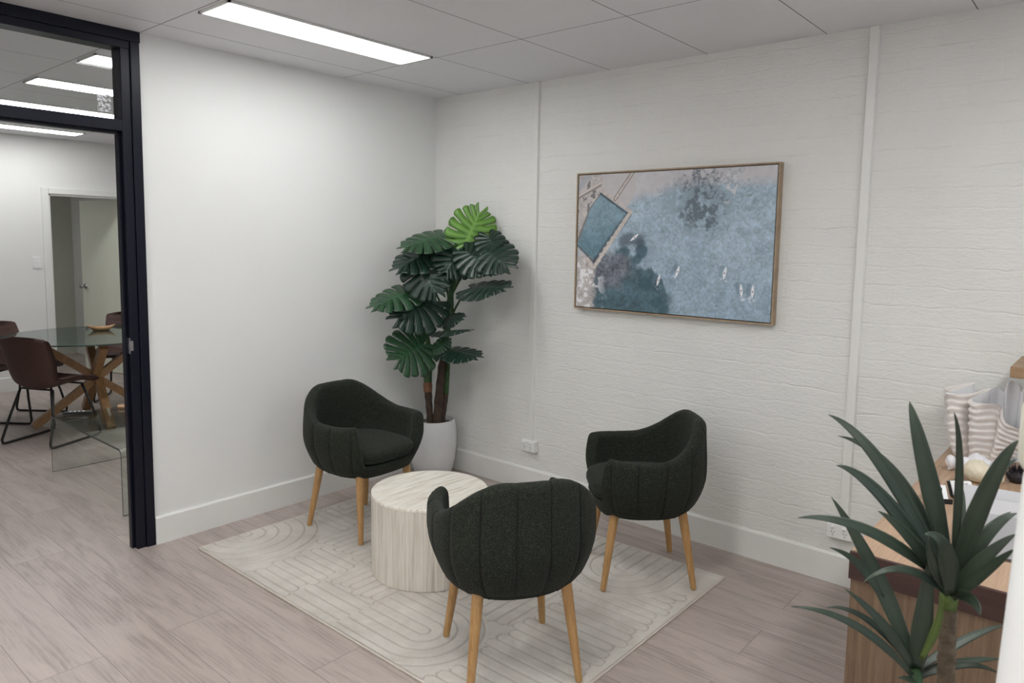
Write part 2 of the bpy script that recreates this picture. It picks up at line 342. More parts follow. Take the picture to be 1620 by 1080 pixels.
# ---- dark door frame with a glass transom (meeting-room doorway)
d1 = struct(empty('door_1', (-.05, -2.03, 0)))
def child(o, par):
    o.parent = par; o.matrix_parent_inverse = Matrix.Translation(-Vector(par.location)); return o
f = B(); X0, X1 = -.112, .012
f.box(X0, X1, -2.035, -1.991, 0, 2.56, bev=.003).box(X0+.012, X1-.010, -2.079, -2.035, 0, 2.53, bev=.003).box(-.066, -.030, -2.092, -2.079, 0, 2.118, bev=.002)
f.box(X0-.003, X1+.004, -3.102, -1.988, 2.548, 2.5995, bev=.003).box(X0+.012, X1-.006, -3.06, -2.035, 2.512, 2.55, bev=.003)
f.box(X0+.010, X1-.008, -3.06, -2.079, 2.116, 2.170, bev=.003).box(-.066, -.030, -3.05, -2.079, 2.104, 2.116)
f.box(X0, X1, -3.10, -3.05, 0, 2.56, bev=.003)
child(f.build('door_frame', M['frame']), d1)
child(B().box(-.052, -.046, -3.05, -2.079, 2.17, 2.512).build('transom_glass', M['pane']), d1)
tag(child(B().box(-.0455, -.045, -2.170, -2.108, 2.205, 2.29).build('glue_residue', M['residue']), d1), 'white speckled sticker residue on the transom glass')
sp_ = B().box(-.030, .001, -2.0815, -2.078, 1.02, 1.10, bev=.001).box(-.004, .006, -2.0835, -2.066, 1.035, 1.085, bev=.001).box(-.022, -.006, -2.083, -2.0814, 1.045, 1.075)
tag(child(sp_.build('strike_plate', M['steel']), d1), 'silver strike plate')

# ---- white door to the next room
d2 = struct(empty('door_2', (XW, DY1, 0)))
a_ = B()
for q0, q1, z0, z1 in ((DY0-.062, DY0+.004, 0, DZ+.058), (DY1-.004, DY1+.062, 0, DZ+.058), (DY0+.0042, DY1-.0042, DZ-.004, DZ+.058)): a_.box(XW, XW+.018, q0, q1, z0, z1, bev=.004)
for q0, q1, z0, z1 in ((DY0, DY0+.02, 0, DZ), (DY1-.02, DY1, 0, DZ), (DY0, DY1, DZ-.022, DZ)): a_.box(XW-.11, XW, q0, q1, z0, z1)
child(a_.build('architrave', M['trim']), d2)
th = radians(76); hx, hy = XW-.11, DY1-.025
lf = empty('leaf_pivot', (0, 0, 0)) if False else None
ux, uy = -sin(th), -cos(th); nx, ny = uy, -ux      # along leaf; leaf normal
def LP(a, n_, z): return (hx+ux*a+nx*n_, hy+uy*a+ny*n_, z)
vs = [LP(a, n_, z) for z in (.008, DZ-.03) for n_ in (-.018, .018) for a in (0, .775)]
leaf_ = child(pyd('door_leaf', vs, [(0, 2, 3, 1), (4, 5, 7, 6), (0, 1, 5, 4), (2, 6, 7, 3), (0, 4, 6, 2), (1, 3, 7, 5)], M['pale_door'], None, False), d2)
tag(leaf_, 'pale cream door leaf standing open')
kb = B()
for sgn in (-1, 1):
    P0 = Vector(LP(.715, 0, 1.0)); nv = Vector((nx, ny, 0))*sgn
    prof = [(.030, .018), (.030, .024), (.012, .026), (.011, .050), (.024, .058), (.028, .070), (.022, .082), (.0, .085)]
    P = [[P0+nv*o+(Vector((ux, uy, 0))*cos(2*pi*k/16)+Vector((0, 0, 1))*sin(2*pi*k/16))*r for r, o in prof] for k in range(16)]
    kb.grid(P, True)
kn = kb.build('door_knob', M['steel'], None, True); kn.parent = leaf_
tag(kn, 'silver round knob')

# ------------------------------------------------------------------ ceiling lights
def ceiling_light(cx_, cy_, label, lm='lamp'):
    t = empty('ceiling_light', (cx_, cy_, H), 0, label, 'ceiling light', 'recessed LED panels')
    f = B(); hx_, hy_ = .132, .578
    for a in ((-hx_, hx_, -hy_, -hy_+.012), (-hx_, hx_, hy_-.012, hy_), (-hx_, -hx_+.012, -hy_, hy_), (hx_-.012, hx_, -hy_, hy_)): f.box(*a, -.009, -.0005)
    f.build('light_frame', M['trim'], t)
    B().box(-hx_+.0125, hx_-.0125, -hy_+.0125, hy_-.0125, -.007, -.001).build('diffuser', M[lm], t)
ceiling_light(.708, -1.392, 'bright LED panel in the ceiling above the black doorway and the white wall', 'lamp_corner')
for xx, lb in ((-.742, 'first LED panel past the transom glass, highest of those seen through it'), (-1.70, 'second LED panel seen through the transom glass, between the highest and the lowest strip'),
               (-2.79, 'third LED panel seen through the transom, strip just above its lower rail'), (-4.27, 'LED panel seen below the transom rail near the meeting room back wall')):
    ceiling_light(xx, -1.392, lb, 'lamp_meeting')
ceiling_light(.708, -3.792, 'LED panel in the reception ceiling left of the camera')  # this and the reception panels below are added out of view for fill light
ceiling_light(2.508, -2.587, 'LED panel in the reception ceiling over the nearest green armchair, above the view')
ceiling_light(4.308, -1.392, 'LED panel in the reception ceiling right of the desk, near the brick wall')
ceiling_light(4.308, -3.792, 'LED panel in the reception ceiling nearest the camera on its right')
ceiling_light(-6.1, -2.2, 'LED panel in the next room beyond the open door', 'lamp_meeting')  # unseen panel added to brighten the room beyond the door
ceiling_light(2.508, -5.592, 'LED panel at the back of the reception ceiling behind the camera')

# ------------------------------------------------------------------ conduits, outlets, light switch
def conduit(xc, z0, label):
    b = B().box(xc-.019, xc+.019, -.016, .0, z0, H-.001, bev=.002).box(xc-.0215, xc+.0215, -.010, .0, z0, H-.001)
    tag(b.build('cable_conduit', M['trim']), label, 'conduit', 'white cable conduits on the brick wall')
conduit(.914, .338, 'white vertical cable conduit on the brick wall between the tall plant and the picture')
conduit(2.852, .305, 'white vertical cable conduit on the brick wall right of the picture')
def outlet(xc, zc, label):
    t = empty('power_outlet', (xc, 0, zc), 0, label, 'power outlet', 'double power outlets')
    B().box(-.058, .058, -.034, 0, -.036, .036, bev=.003).box(-.055, .055, -.040, -.034, -.033, .033, bev=.002).build('housing', M['plastic'], t)
    for s in (-1, 1):
        o = B().lathe([(.0085, 0), (.0085, .007), (.006, .009), (0, .009)], 14).build('switch_button', M['plastic'], t, True, 40)
        o.rotation_euler = (pi/2, 0, 0); o.location = (s*.027-.004, -.040, .020)
        sl = B()
        for dx, dz, an in ((-.0065, 0, .5), (.0065, 0, -.5), (0, -.013, 0)):
            c_, s_ = cos(an), sin(an)
            vs = [(s*.027+dx+c_*i-s_*j, y_, -.004+dz+s_*i+c_*j) for y_ in (-.0406, -.0395) for i, j in ((-.0011, -.0045), (.0011, -.0045), (.0011, .0045), (-.0011, .0045))]
            sl.add(vs, [(0, 1, 2, 3), (4, 5, 6, 7), (0, 1, 5, 4), (1, 2, 6, 5), (2, 3, 7, 6), (3, 0, 4, 7)])
        sl.build('socket_slots', M['slot'], t)
outlet(.916, .302, 'white double power outlet at the foot of the conduit near the tall plant')
outlet(2.842, .268, 'white double power outlet beside the desk, behind the spiky leaves')
t = empty('light_switch', (XW, -1.072, 1.31), 0, 'white light switch on the meeting room wall left of the open door', 'light switch')
B().box(0, .009, -.037, .037, -.058, .058, bev=.003).build('plate', M['plastic'], t)
B().box(.009, .016, -.008, .008, -.006, .010, bev=.002).build('rocker', M['plastic'], t)

# ------------------------------------------------------------------ framed aerial print
rng = np.random.default_rng(5)
def vnoise(U, V, fx, fy, seed):
    r_ = np.random.default_rng(seed); G = r_.random((int(fy)+3, int(fx)+3))
    a = U*fx; b = V*fy; i = np.floor(a).astype(int); j = np.floor(b).astype(int); p = a-i; q = b-j
    p = p*p*(3-2*p); q = q*q*(3-2*q)
    return (G[j, i]*(1-p)+G[j, i+1]*p)*(1-q)+(G[j+1, i]*(1-p)+G[j+1, i+1]*p)*q
def fbm(U, V, f, seed, o=4, asp=1.5):
    s_ = 0; w_ = 0; am = 1
    for k in range(o):
        s_ = s_+am*vnoise(U, V, f*asp*2**k, f*2**k, seed+k); w_ += am; am *= .55
    return s_/w_
def sst(a, b, x_): t_ = np.clip((x_-a)/(b-a), 0, 1); return t_*t_*(3-2*t_)
def seg(U, V, a, b):
    ax, ay = a[0]*1.5, a[1]; bx, by = b[0]*1.5, b[1]; px_, py_ = U*1.5-ax, V-ay; dx, dy = bx-ax, by-ay
    h = np.clip((px_*dx+py_*dy)/(dx*dx+dy*dy), 0, 1); return np.hypot(px_-h*dx, py_-h*dy)
def poly(U, V, pts):
    ins = np.zeros(U.shape, bool); n_ = len(pts)
    for i in range(n_):
        (x1, y1), (x2, y2) = pts[i], pts[(i+1) % n_]
        c_ = ((y1 > V) != (y2 > V)) & (U < (x2-x1)*(V-y1)/(y2-y1+1e-9)+x1); ins ^= c_
    return ins.astype(float)
def art():
    AX0, AX1, AZ0, AZ1 = 1.262, 2.472, 1.224, 2.022
    t = empty('framed_picture', ((AX0+AX1)/2, 0, AZ0), 0, 'large oak-framed aerial print of blue sea and rock pool on the brick wall', 'picture')
    wd, hg = AX1-AX0, AZ1-AZ0; fr = B(); x0, x1 = -wd/2, wd/2; e = .008
    fr.box(x0, x0+e, -.046, -.002, 0, hg).box(x1-e, x1, -.046, -.002, 0, hg).box(x0+e, x1-e, -.046, -.002, 0, e).box(x0+e, x1-e, -.046, -.002, hg-e, hg).box(x0+e, x1-e, -.012, -.004, e, hg-e)
    fr.build('picture_frame', M['art_frame'], t)
    nu, nv = 500, 330; g_ = .013
    u = np.linspace(0, 1, nu); v_ = np.linspace(0, 1, nv); U, V = np.meshgrid(u, v_)      # V from the top
    n1 = fbm(U, V, 5, 1); n2 = fbm(U, V, 22, 20, 4); n3 = fbm(U, V, 75, 40, 2); nb = fbm(U, V, 9, 60, 4)
    def C(*c): return np.array(rgb(*c)[:3])[None, None, :]
    def put(c, col, m): return c*(1-m[..., None])+col*m[..., None]
    c = np.ones(U.shape+(3,))*C(170, 190, 204); c = put(c, C(154, 175, 191), sst(.35, .75, n1*.5+V*.45)); c = c*(1+.40*(n2-.5)+.55*(n3-.5))[..., None]
    shore = .13+.07*(n1-.5)-.05*U+.16*sst(.5, .0, U)*(U < .5)
    c = put(c, C(206, 204, 208)*(1+.2*(n2-.5))[..., None], sst(shore+.07, shore-.03, V+.07*(nb-.5)))
    reef = sst(.24, .0, np.hypot((U-.66)*1.5, (V-.17)*1.05)-.10+.38*(nb-.5)+.25*(n2-.5))*sst(.46, .6, nb*.4+n2*.6+.06)
    reef2 = sst(.17, .02, np.hypot((U-.70)*2.0, (V-.30)*1.2)-.04+.4*(nb-.5)+.3*(n2-.5))*sst(.42, .55, n2+.04)
    reef3 = .7*sst(.58, .68, n2)*sst(.3, .1, np.hypot((U-.84)*1.5, V-.06))
    c = put(c, C(92, 104, 114), np.clip(np.maximum(np.maximum(reef, reef2), reef3)*(.35+.9*sst(.38, .62, n3*.5+n2*.5)), 0, .9))
    c = put(c, C(226, 228, 232), .8*sst(.60, .72, n2+.12*(n3-.5))*sst(.22, .05, np.hypot((U-.80)*1.5, V-.09)))
    # kelp, dark rock and foam at the lower left
    kd = V-(.60+.05*np.sin(U*40)+.0*U)-np.clip((U-.36)*1.25, 0, 9)+.20*(nb-.5)
    kelp = sst(-.02, .03, kd)*sst(.56, .50, U+.06*(nb-.5)); c = put(c, C(74, 102, 112)*(1+.8*(n2-.5)+.7*(n3-.5))[..., None], kelp*.95)
    for cx_, cy_, r_ in ((.37, .56, .05), (.345, .62, .035), (.405, .80, .05), (.36, .50, .035), (.46, .93, .05), (.50, .97, .04)):
        c = put(c, C(66, 94, 106)*(1+.5*(n2-.5))[..., None], .9*sst(r_+.012, r_-.012, np.hypot((U-cx_)*1.5, V-cy_)+.05*(nb-.5)))
    rk = sst(.20, .10, np.hypot((U-.20)*1.3, (V-.70)*.95)+.16*(nb-.5)); c = put(c, C(116, 120, 130)*(1+1.2*(n2-.5)+.9*(n3-.5))[..., None], rk*.9)
    rk2 = sst(.07, .02, seg(U, V, (.26, .50), (.36, .47))+.08*(nb-.5)); c = put(c, C(92, 104, 116)*(1+.8*(n2-.5))[..., None], rk2*.85)
    fo = sst(.13, .07, U+.09*(nb-.5)-.0*V)*sst(.56, .64, V); c = put(c, C(198, 192, 190)*(1+.9*(n2-.5)+.5*(n3-.5))[..., None], fo)
    fo2 = sst(.56, .66, n2+.2*(n3-.5))*sst(.2, .08, U)*sst(.6, .68, V); c = put(c, C(238, 238, 240), fo2*.9)
    land = np.maximum(sst(.02, -.02, U-.20+.25*V*(V < .5)+.03*(nb-.5))*sst(.60, .50, V), 0); c = put(c, C(196, 190, 188)*(1+.55*(n2-.5)+.5*(n3-.5))[..., None], land)
    c = put(c, C(96, 92, 94), .8*sst(.62, .70, n2)*land)
    sand = poly(U, V, [(.14, 0), (.32, 0), (.33, .12), (.29, .24), (.22, .2), (.14, .1)]); c = put(c, C(202, 198, 198)*(1+.12*(n2-.5))[..., None], sand)
    c = put(c, C(174, 178, 186), sst(.03, .02, seg(U, V, (.0, .10), (.06, .0)))*.8)
    c = put(c, C(150, 142, 138), sst(.010, .006, seg(U, V, (.0, .17), (.13, .08)))); c = put(c, C(216, 206, 200), sst(.008, .004, seg(U, V, (.0, .155), (.13, .065))))
    pool = poly(U+.008*(nb-.5), V+.008*(n2-.5), [(.134, .137), (.29, .285), (.108, .645), (0, .53), (0, .48), (.03, .37), (.07, .25)])
    pc = put(np.ones(U.shape+(3,))*C(132, 160, 174), C(104, 136, 150), sst(.3, .6, V+.25*(nb-.5))); c = put(c, pc*(1+.5*(n2-.5)+.4*(n3-.5))[..., None], pool)
    for a, b, wd_, cc in (((.295, .30), (.11, .645), .030, (74, 84, 92)), ((.134, .14), (.07, .25), .008, (120, 116, 112)), ((.07, .25), (.0, .50), .010, (128, 120, 110)), ((.0, .53), (.108, .66), .010, (66, 66, 70)), ((.134, .145), (.285, .29), .012, (70, 72, 78))):
        c = put(c, C(*cc), .8*sst(wd_, wd_*.5, seg(U, V, a, b)+.01*(n2-.5)))
    for a, b, wd_ in (((.305, .28), (.105, .69), .017), ((.13, .115), (.305, .28), .014), ((.0, .56), (.1, .69), .010), ((.215, .185), (.318, -.02), .012), ((.20, .12), (.145, .05), .006)):
        c = put(c, C(206, 196, 190)*(1+.5*(n3-.5))[..., None], sst(wd_, wd_-.005, seg(U, V, a, b)+.006*(n2-.5)))
    for a, b in (((.215, .185), (.318, -.02)),): c = put(c, C(124, 118, 118), sst(.004, .002, np.abs(seg(U, V, a, b)-.012)))
    for k in range(7):
        fx = .27-.15*k/7; fy = .34+.30*k/7; c = put(c, C(200, 194, 190), sst(.016, .010, np.hypot((U-fx)*1.5, V-fy)+.012*(n3-.5)))
    for ux_, uy_, an, sh in ((.33, .465, -38, 0), (.562, .70, -72, 1), (.466, .765, -76, 1), (.79, .695, -80, 1), (.868, .805, -97, 1), (.918, .808, -88, 1)):
        dx, dy = cos(radians(an))*.043, sin(radians(an))*.043; L = seg(U, V, (ux_-dx/1.5, uy_-dy), (ux_+dx/1.5, uy_+dy))
        if sh: c = put(c, C(104, 122, 142), .5*sst(.022, .006, seg(U, V, (ux_-.018-dx/1.5, uy_-.01-dy*.5), (ux_-.018+dx/1.5, uy_-.012+dy*.6))))
        tt = ((U-ux_)*1.5*dx+(V-uy_)*dy)/(.043**2); wdt = .0085*np.clip(1.05-tt*tt, 0, 1); c = put(c, C(244, 244, 246), sst(.0022, -.0008, L-wdt)*(np.abs(tt) < 1.05))
        c = put(c, C(52, 54, 62), sst(.006, .003, np.hypot((U-ux_)*1.5, V-uy_)))
        if sh: c = put(c, C(232, 234, 240), .7*sst(.50, .62, n3*.5+n2*.5)*sst(.034, .012, np.hypot((U-ux_+dx/1.5*.9)*1.5, V-uy_+dy*1.15)))
    c = np.clip(c, 0.01, .95)
    X_ = x0+g_+U*(wd-2*g_); Z_ = hg-g_-V*(hg-2*g_)
    vs = np.stack([X_, np.full_like(X_, -.0425), Z_], -1).reshape(-1, 3)
    me = bpy.data.meshes.new('canvas_print'); idx = np.arange(nu*nv).reshape(nv, nu)
    fs = np.stack([idx[1:, :-1], idx[1:, 1:], idx[:-1, 1:], idx[:-1, :-1]], -1).reshape(-1, 4)
    rim = [0, nu-1, nu*nv-1, nu*(nv-1)]; nb0 = nu*nv
    back = [tuple(vs[i]+np.array((0, .030, 0))) for i in rim]
    me.from_pydata(vs.tolist()+back, [], fs.tolist()+[(nb0, nb0+1, nb0+2, nb0+3)]); me.update()
    ca = me.color_attributes.new('print', 'FLOAT_COLOR', 'POINT'); cc = np.ones((nu*nv+4, 4), np.float32); cc[:nu*nv, :3] = c.reshape(-1, 3); ca.data.foreach_set('color', cc.ravel())
    link('canvas_print', me, M['art'], t, False)
art()

# ------------------------------------------------------------------ rug
def rug():
    RX0, RX1, RY0, RY1 = .222, 2.413, -1.872, -.325
    t = empty('rug', ((RX0+RX1)/2, (RY0+RY1)/2, 0), 0, 'cream rug carved with arches and stripes lying under the green armchairs', 'rug')
    nx_, ny_ = 470, 332; xs = np.linspace(RX0+.008, RX1-.008, nx_); ys = np.linspace(RY0+.008, RY1-.008, ny_); X_, Y_ = np.meshgrid(xs, ys)
    G = np.zeros_like(X_); done = np.zeros(X_.shape, bool); wv_ = .006
    def groove(d): return np.clip(1-np.abs(d)/wv_, 0, 1)
    def U_(cx_, cy_, r_, ang, sp, off=.5):       # concentric arches, legs running towards ang
        nonlocal G, done
        ca, sa = cos(ang), sin(ang); lx = (X_-cx_)*ca+(Y_-cy_)*sa; ly = -(X_-cx_)*sa+(Y_-cy_)*ca
        d = np.where(lx > 0, np.abs(ly), np.hypot(lx, ly)); m = (d < r_) & ~done
        q = (d/sp+off) % 1; gg = groove((np.minimum(q, 1-q))*sp); G = np.where(m, gg, G)
        return m, lx
    def US(cx_, cy_, r_, ang, ln_, sp=.062):
        nonlocal G, done
        keep = G.copy(); m, lx = U_(cx_, cy_, r_, ang, sp); m2 = m & (lx < ln_); G = np.where(m2, G, keep); done |= m2
    def ST(x0, x1, y0, y1, along, sp=.052):
        nonlocal G, done
        m = (X_ > x0) & (X_ < x1) & (Y_ > y0) & (Y_ < y1) & ~done
        if along == 'x': q = ((Y_-y0)/sp) % 1; k = np.floor((Y_-y0)/sp); e = np.minimum(X_-x0, x1-X_)-.03*((k*7 % 3)/2)
        else: q = ((X_-x0)/sp) % 1; k = np.floor((X_-x0)/sp); e = np.minimum(Y_-y0, y1-Y_)-.03*((k*7 % 3)/2)
        h = sp/2; ins = np.where(e > h, (.5-np.abs(q-.5))*sp, h-np.hypot(np.maximum(h-e, 0), (q-.5)*sp)); gg = groove(ins); G = np.where(m & (e > -.0), gg, G); done |= m
    US(.25, -1.62, .40, pi, .5, .068)
    US(1.69, -1.632, .275, pi, .32, .056)
    ST(.66, 1.02, -1.87, -1.42, 'x'); ST(.97, 1.70, -1.87, -1.64, 'x', .056); ST(1.04, 1.44, -1.64, -1.22, 'y')
    US(1.98, -.575, .32, pi/2, .4, .062)
    ST(1.93, 2.38, -1.87, -.62, 'x', .056)
    US(1.30, -.80, .34, 0, .30, .062); US(.62, -.70, .30, -pi/2, .35, .062)
    ST(.24, .60, -1.24, -.34, 'x'); ST(.6, 1.1, -1.42, -.9, 'y'); ST(.6, 1.65, -.6, -.34, 'x'); ST(1.1, 1.93, -1.4, -.34, 'y', .058)
    nz = fbm((X_-RX0)/2.2, (Y_-RY0)/2.2, 30, 300, 3)
    Z_ = .0115-.0065*G+.0012*(nz-.5)
    vs = np.stack([X_-(RX0+RX1)/2, Y_-(RY0+RY1)/2, Z_], -1).reshape(-1, 3); idx = np.arange(nx_*ny_).reshape(ny_, nx_)
    fs = np.stack([idx[:-1, :-1], idx[:-1, 1:], idx[1:, 1:], idx[1:, :-1]], -1).reshape(-1, 4)
    me = bpy.data.meshes.new('pile'); me.from_pydata(vs.tolist(), [], fs.tolist()); me.update()
    at_ = me.attributes.new('groove', 'FLOAT', 'POINT'); at_.data.foreach_set('value', G.reshape(-1).astype(np.float32))
    link('pile', me, M['rug'], t, True)
    hb = B(); hx_, hy_ = (RX1-RX0)/2, (RY1-RY0)/2; e = .010
    for a in ((-hx_, hx_, -hy_, -hy_+e), (-hx_, hx_, hy_-e, hy_), (-hx_, -hx_+e, -hy_+e, hy_-e), (hx_-e, hx_, -hy_+e, hy_-e)): hb.box(*a, .0005, .0095, bev=.0025)
    hb.box(-hx_+e, hx_-e, -hy_+e, hy_-e, .0005, .004)
    hb.build('hem', M['rug_hem'], t)
rug()
RUGZ = .0123

# ------------------------------------------------------------------ round travertine table
t = empty('coffee_table', (1.263, -1.208, RUGZ), 0, 'low round drum coffee table in pale travertine between the green armchairs', 'coffee table')
B().lathe([(.281, 0), (.283, .002), (.283, .3765), (0, .3765)], 128).build('drum', M['trav_side'], t, True, 40)
B().lathe([(.0, .3768), (.2834, .3768), (.2834, .3885), (.2822, .390), (0, .390)], 128).build('tabletop', M['trav_top'], t, True, 40)

# ------------------------------------------------------------------ green channel-back armchairs
def armchair(label):
    root = empty('armchair', (0, 0, 0), 0, label, 'armchair', 'dark green tub armchairs')
    NT, A_, Bw = 440, .292, .312
    def foot(phi):           # phi from the back (-x), superellipse
        n_ = 2.35 if abs(phi) < pi/2 else 3.0
        c_, s_ = cos(phi), sin(phi)
        return Vector((-A_*math.copysign(abs(c_)**(2/n_), c_), Bw*math.copysign(abs(s_)**(2/n_), s_), 0))
    raw = [foot(-pi+2*pi*i/2000) for i in range(2001)]; L = [0]
    for i in range(2000): L.append(L[-1]+(raw[i+1]-raw[i]).length)
    tot = L[-1]; pts = []; phis = []; j = 0
    for i in range(NT):
        s_ = tot*i/NT
        while L[j+1] < s_: j += 1
        k = (s_-L[j])/(L[j+1]-L[j]); pts.append(raw[j].lerp(raw[j+1], k)); phis.append(-180+360*(j+k)/2000)
    Z0, FR = .338, .412
    def rim(ph):
        a = abs(ph); h = .634+.156*(1-sm(15, 94, a))-.006*sm(140, 95, a)
        return FR+(h-FR)*(1-sm(134, 148, a))
    def sc(z):               # plan scale against height
        q = (z-Z0)/.40
        return .66+.34*sm(-.25, .50, q)**.8-.035*sm(.55, 1.1, q)
    step = tot/15.5; seams = {}
    P = []
    for i in range(NT):
        p = pts[i]; tn = (pts[(i+1) % NT]-pts[i-1]).normalized(); n_ = Vector((tn.y, -tn.x, 0))
        if n_.dot(p) < 0: n_ = -n_
        ph = phis[i]; hr = rim(ph); front = sm(134, 150, abs(ph)); T = .060-.020*front
        s_ = tot*i/NT-tot/2; q = (s_/step+.5) % 1; gd = min(q, 1-q)*step; gv = ((1-sm(0, .006, gd))*.005+(1-sm(0, .026, gd))*.0045)*(1-front); kq = round(s_/step-.5)
        row = []
        zt = hr-T/2
        for k in range(13):                          # outer face, bottom to rim
            u = k/12; z = Z0+(zt-Z0)*u; o = p*sc(z)
            rb = 1-.13*max(0, 1-u*6)**2
            row.append(o*rb-n_*gv*min(1, u*5)*(1-.5*sm(.8, 1, u))+Vector((0, 0, z)))
        for k in range(1, 8):                        # rolled rim
            a = pi*k/8; o = p*sc(zt)-n_*(T/2)
            row.append(o+n_*(T/2)*cos(a)-n_*gv*.5*max(0, cos(a))+Vector((0, 0, zt+T/2*sin(a)*(1-.04*gv/.0075))))
        for k in range(0, 7):                        # inner face down to the seat
            u = 1-k/6; z = .425+(zt-.425)*u; o = p*sc(z)-n_*(T+.012*(1-u))
            row.append(o+Vector((0, 0, z)))
        P.append(row)
        if front < .05 and (kq not in seams or gd < seams[kq][0]): seams[kq] = (gd, [row[k]+n_*.0012 for k in range(0, 13)]+[row[k]+n_*.0012*cos(pi*(k-12)/8)+Vector((0, 0, .0006)) for k in (13, 14, 15)])
    b = B().grid(P, True); nv = len(P[0])
    b.f.append(tuple(i*nv for i in range(NT))); b.f.append(tuple(i*nv+nv-1 for i in range(NT))[::-1]); b.mi += [0, 0]
    tub = b.build('tub_shell', M['fabric'], root, True)
    sb = B()
    for gd, pl_ in seams.values():
        if gd < .004: sb.tube(pl_, .0019, 6)
    tag(sb.build('seam_piping', M['thread'], root, True), 'near-black stitched seam lines')
    # seat cushion
    prof = [(.0, .418), (.90, .418), (.965, .424), (.985, .436), (.975, .4375), (1.0, .446), (1.0, .462), (.975, .478), (.92, .487), (.6, .493), (0, .496)]
    Q = []
    for i in range(96):
        ph = -pi+2*pi*i/96; c_, s_ = cos(ph), sin(ph); n_ = 3.2
        f_ = Vector((.022+.243*math.copysign(abs(c_)**(2/n_), c_), .225*math.copysign(abs(s_)**(2/n_), s_), 0))
        Q.append([Vector((f_.x*r if r < .99 else f_.x*r, f_.y*r, z)) for r, z in prof])
    B().grid(Q, True).build('seat_cushion', M['fabric'], root, True)
    for sx in (-1, 1):
        for sy in (-1, 1):
            a = Vector((sx*.158+.005, sy*.165, .37)); e = Vector((sx*.214+.003, sy*.206, .0022))
            n_ = (e-a).normalized()
            B().tube([a, a.lerp(e, .25), a.lerp(e, .985), e], [.0215, .0205, .0135, .0125], 20).build('leg', M['oak'], root, True, 50)
    return root
c1 = armchair('dark green armchair against the white wall, facing right beside the potted plant')
def put(o, x_, y_, a, z=RUGZ): o.location = (x_, y_, z); o.rotation_euler = (0, 0, radians(a))
put(c1, .592, -1.10, 4)
c2 = copy_tree(c1); c2['label'] = 'dark green armchair in front of the brick wall below the picture, facing left'; put(c2, 2.065, -.552, 224)
c3 = copy_tree(c1); c3['label'] = 'nearest dark green armchair, seen from behind, in front of the travertine table'; put(c3, 2.086, -1.549, 147)

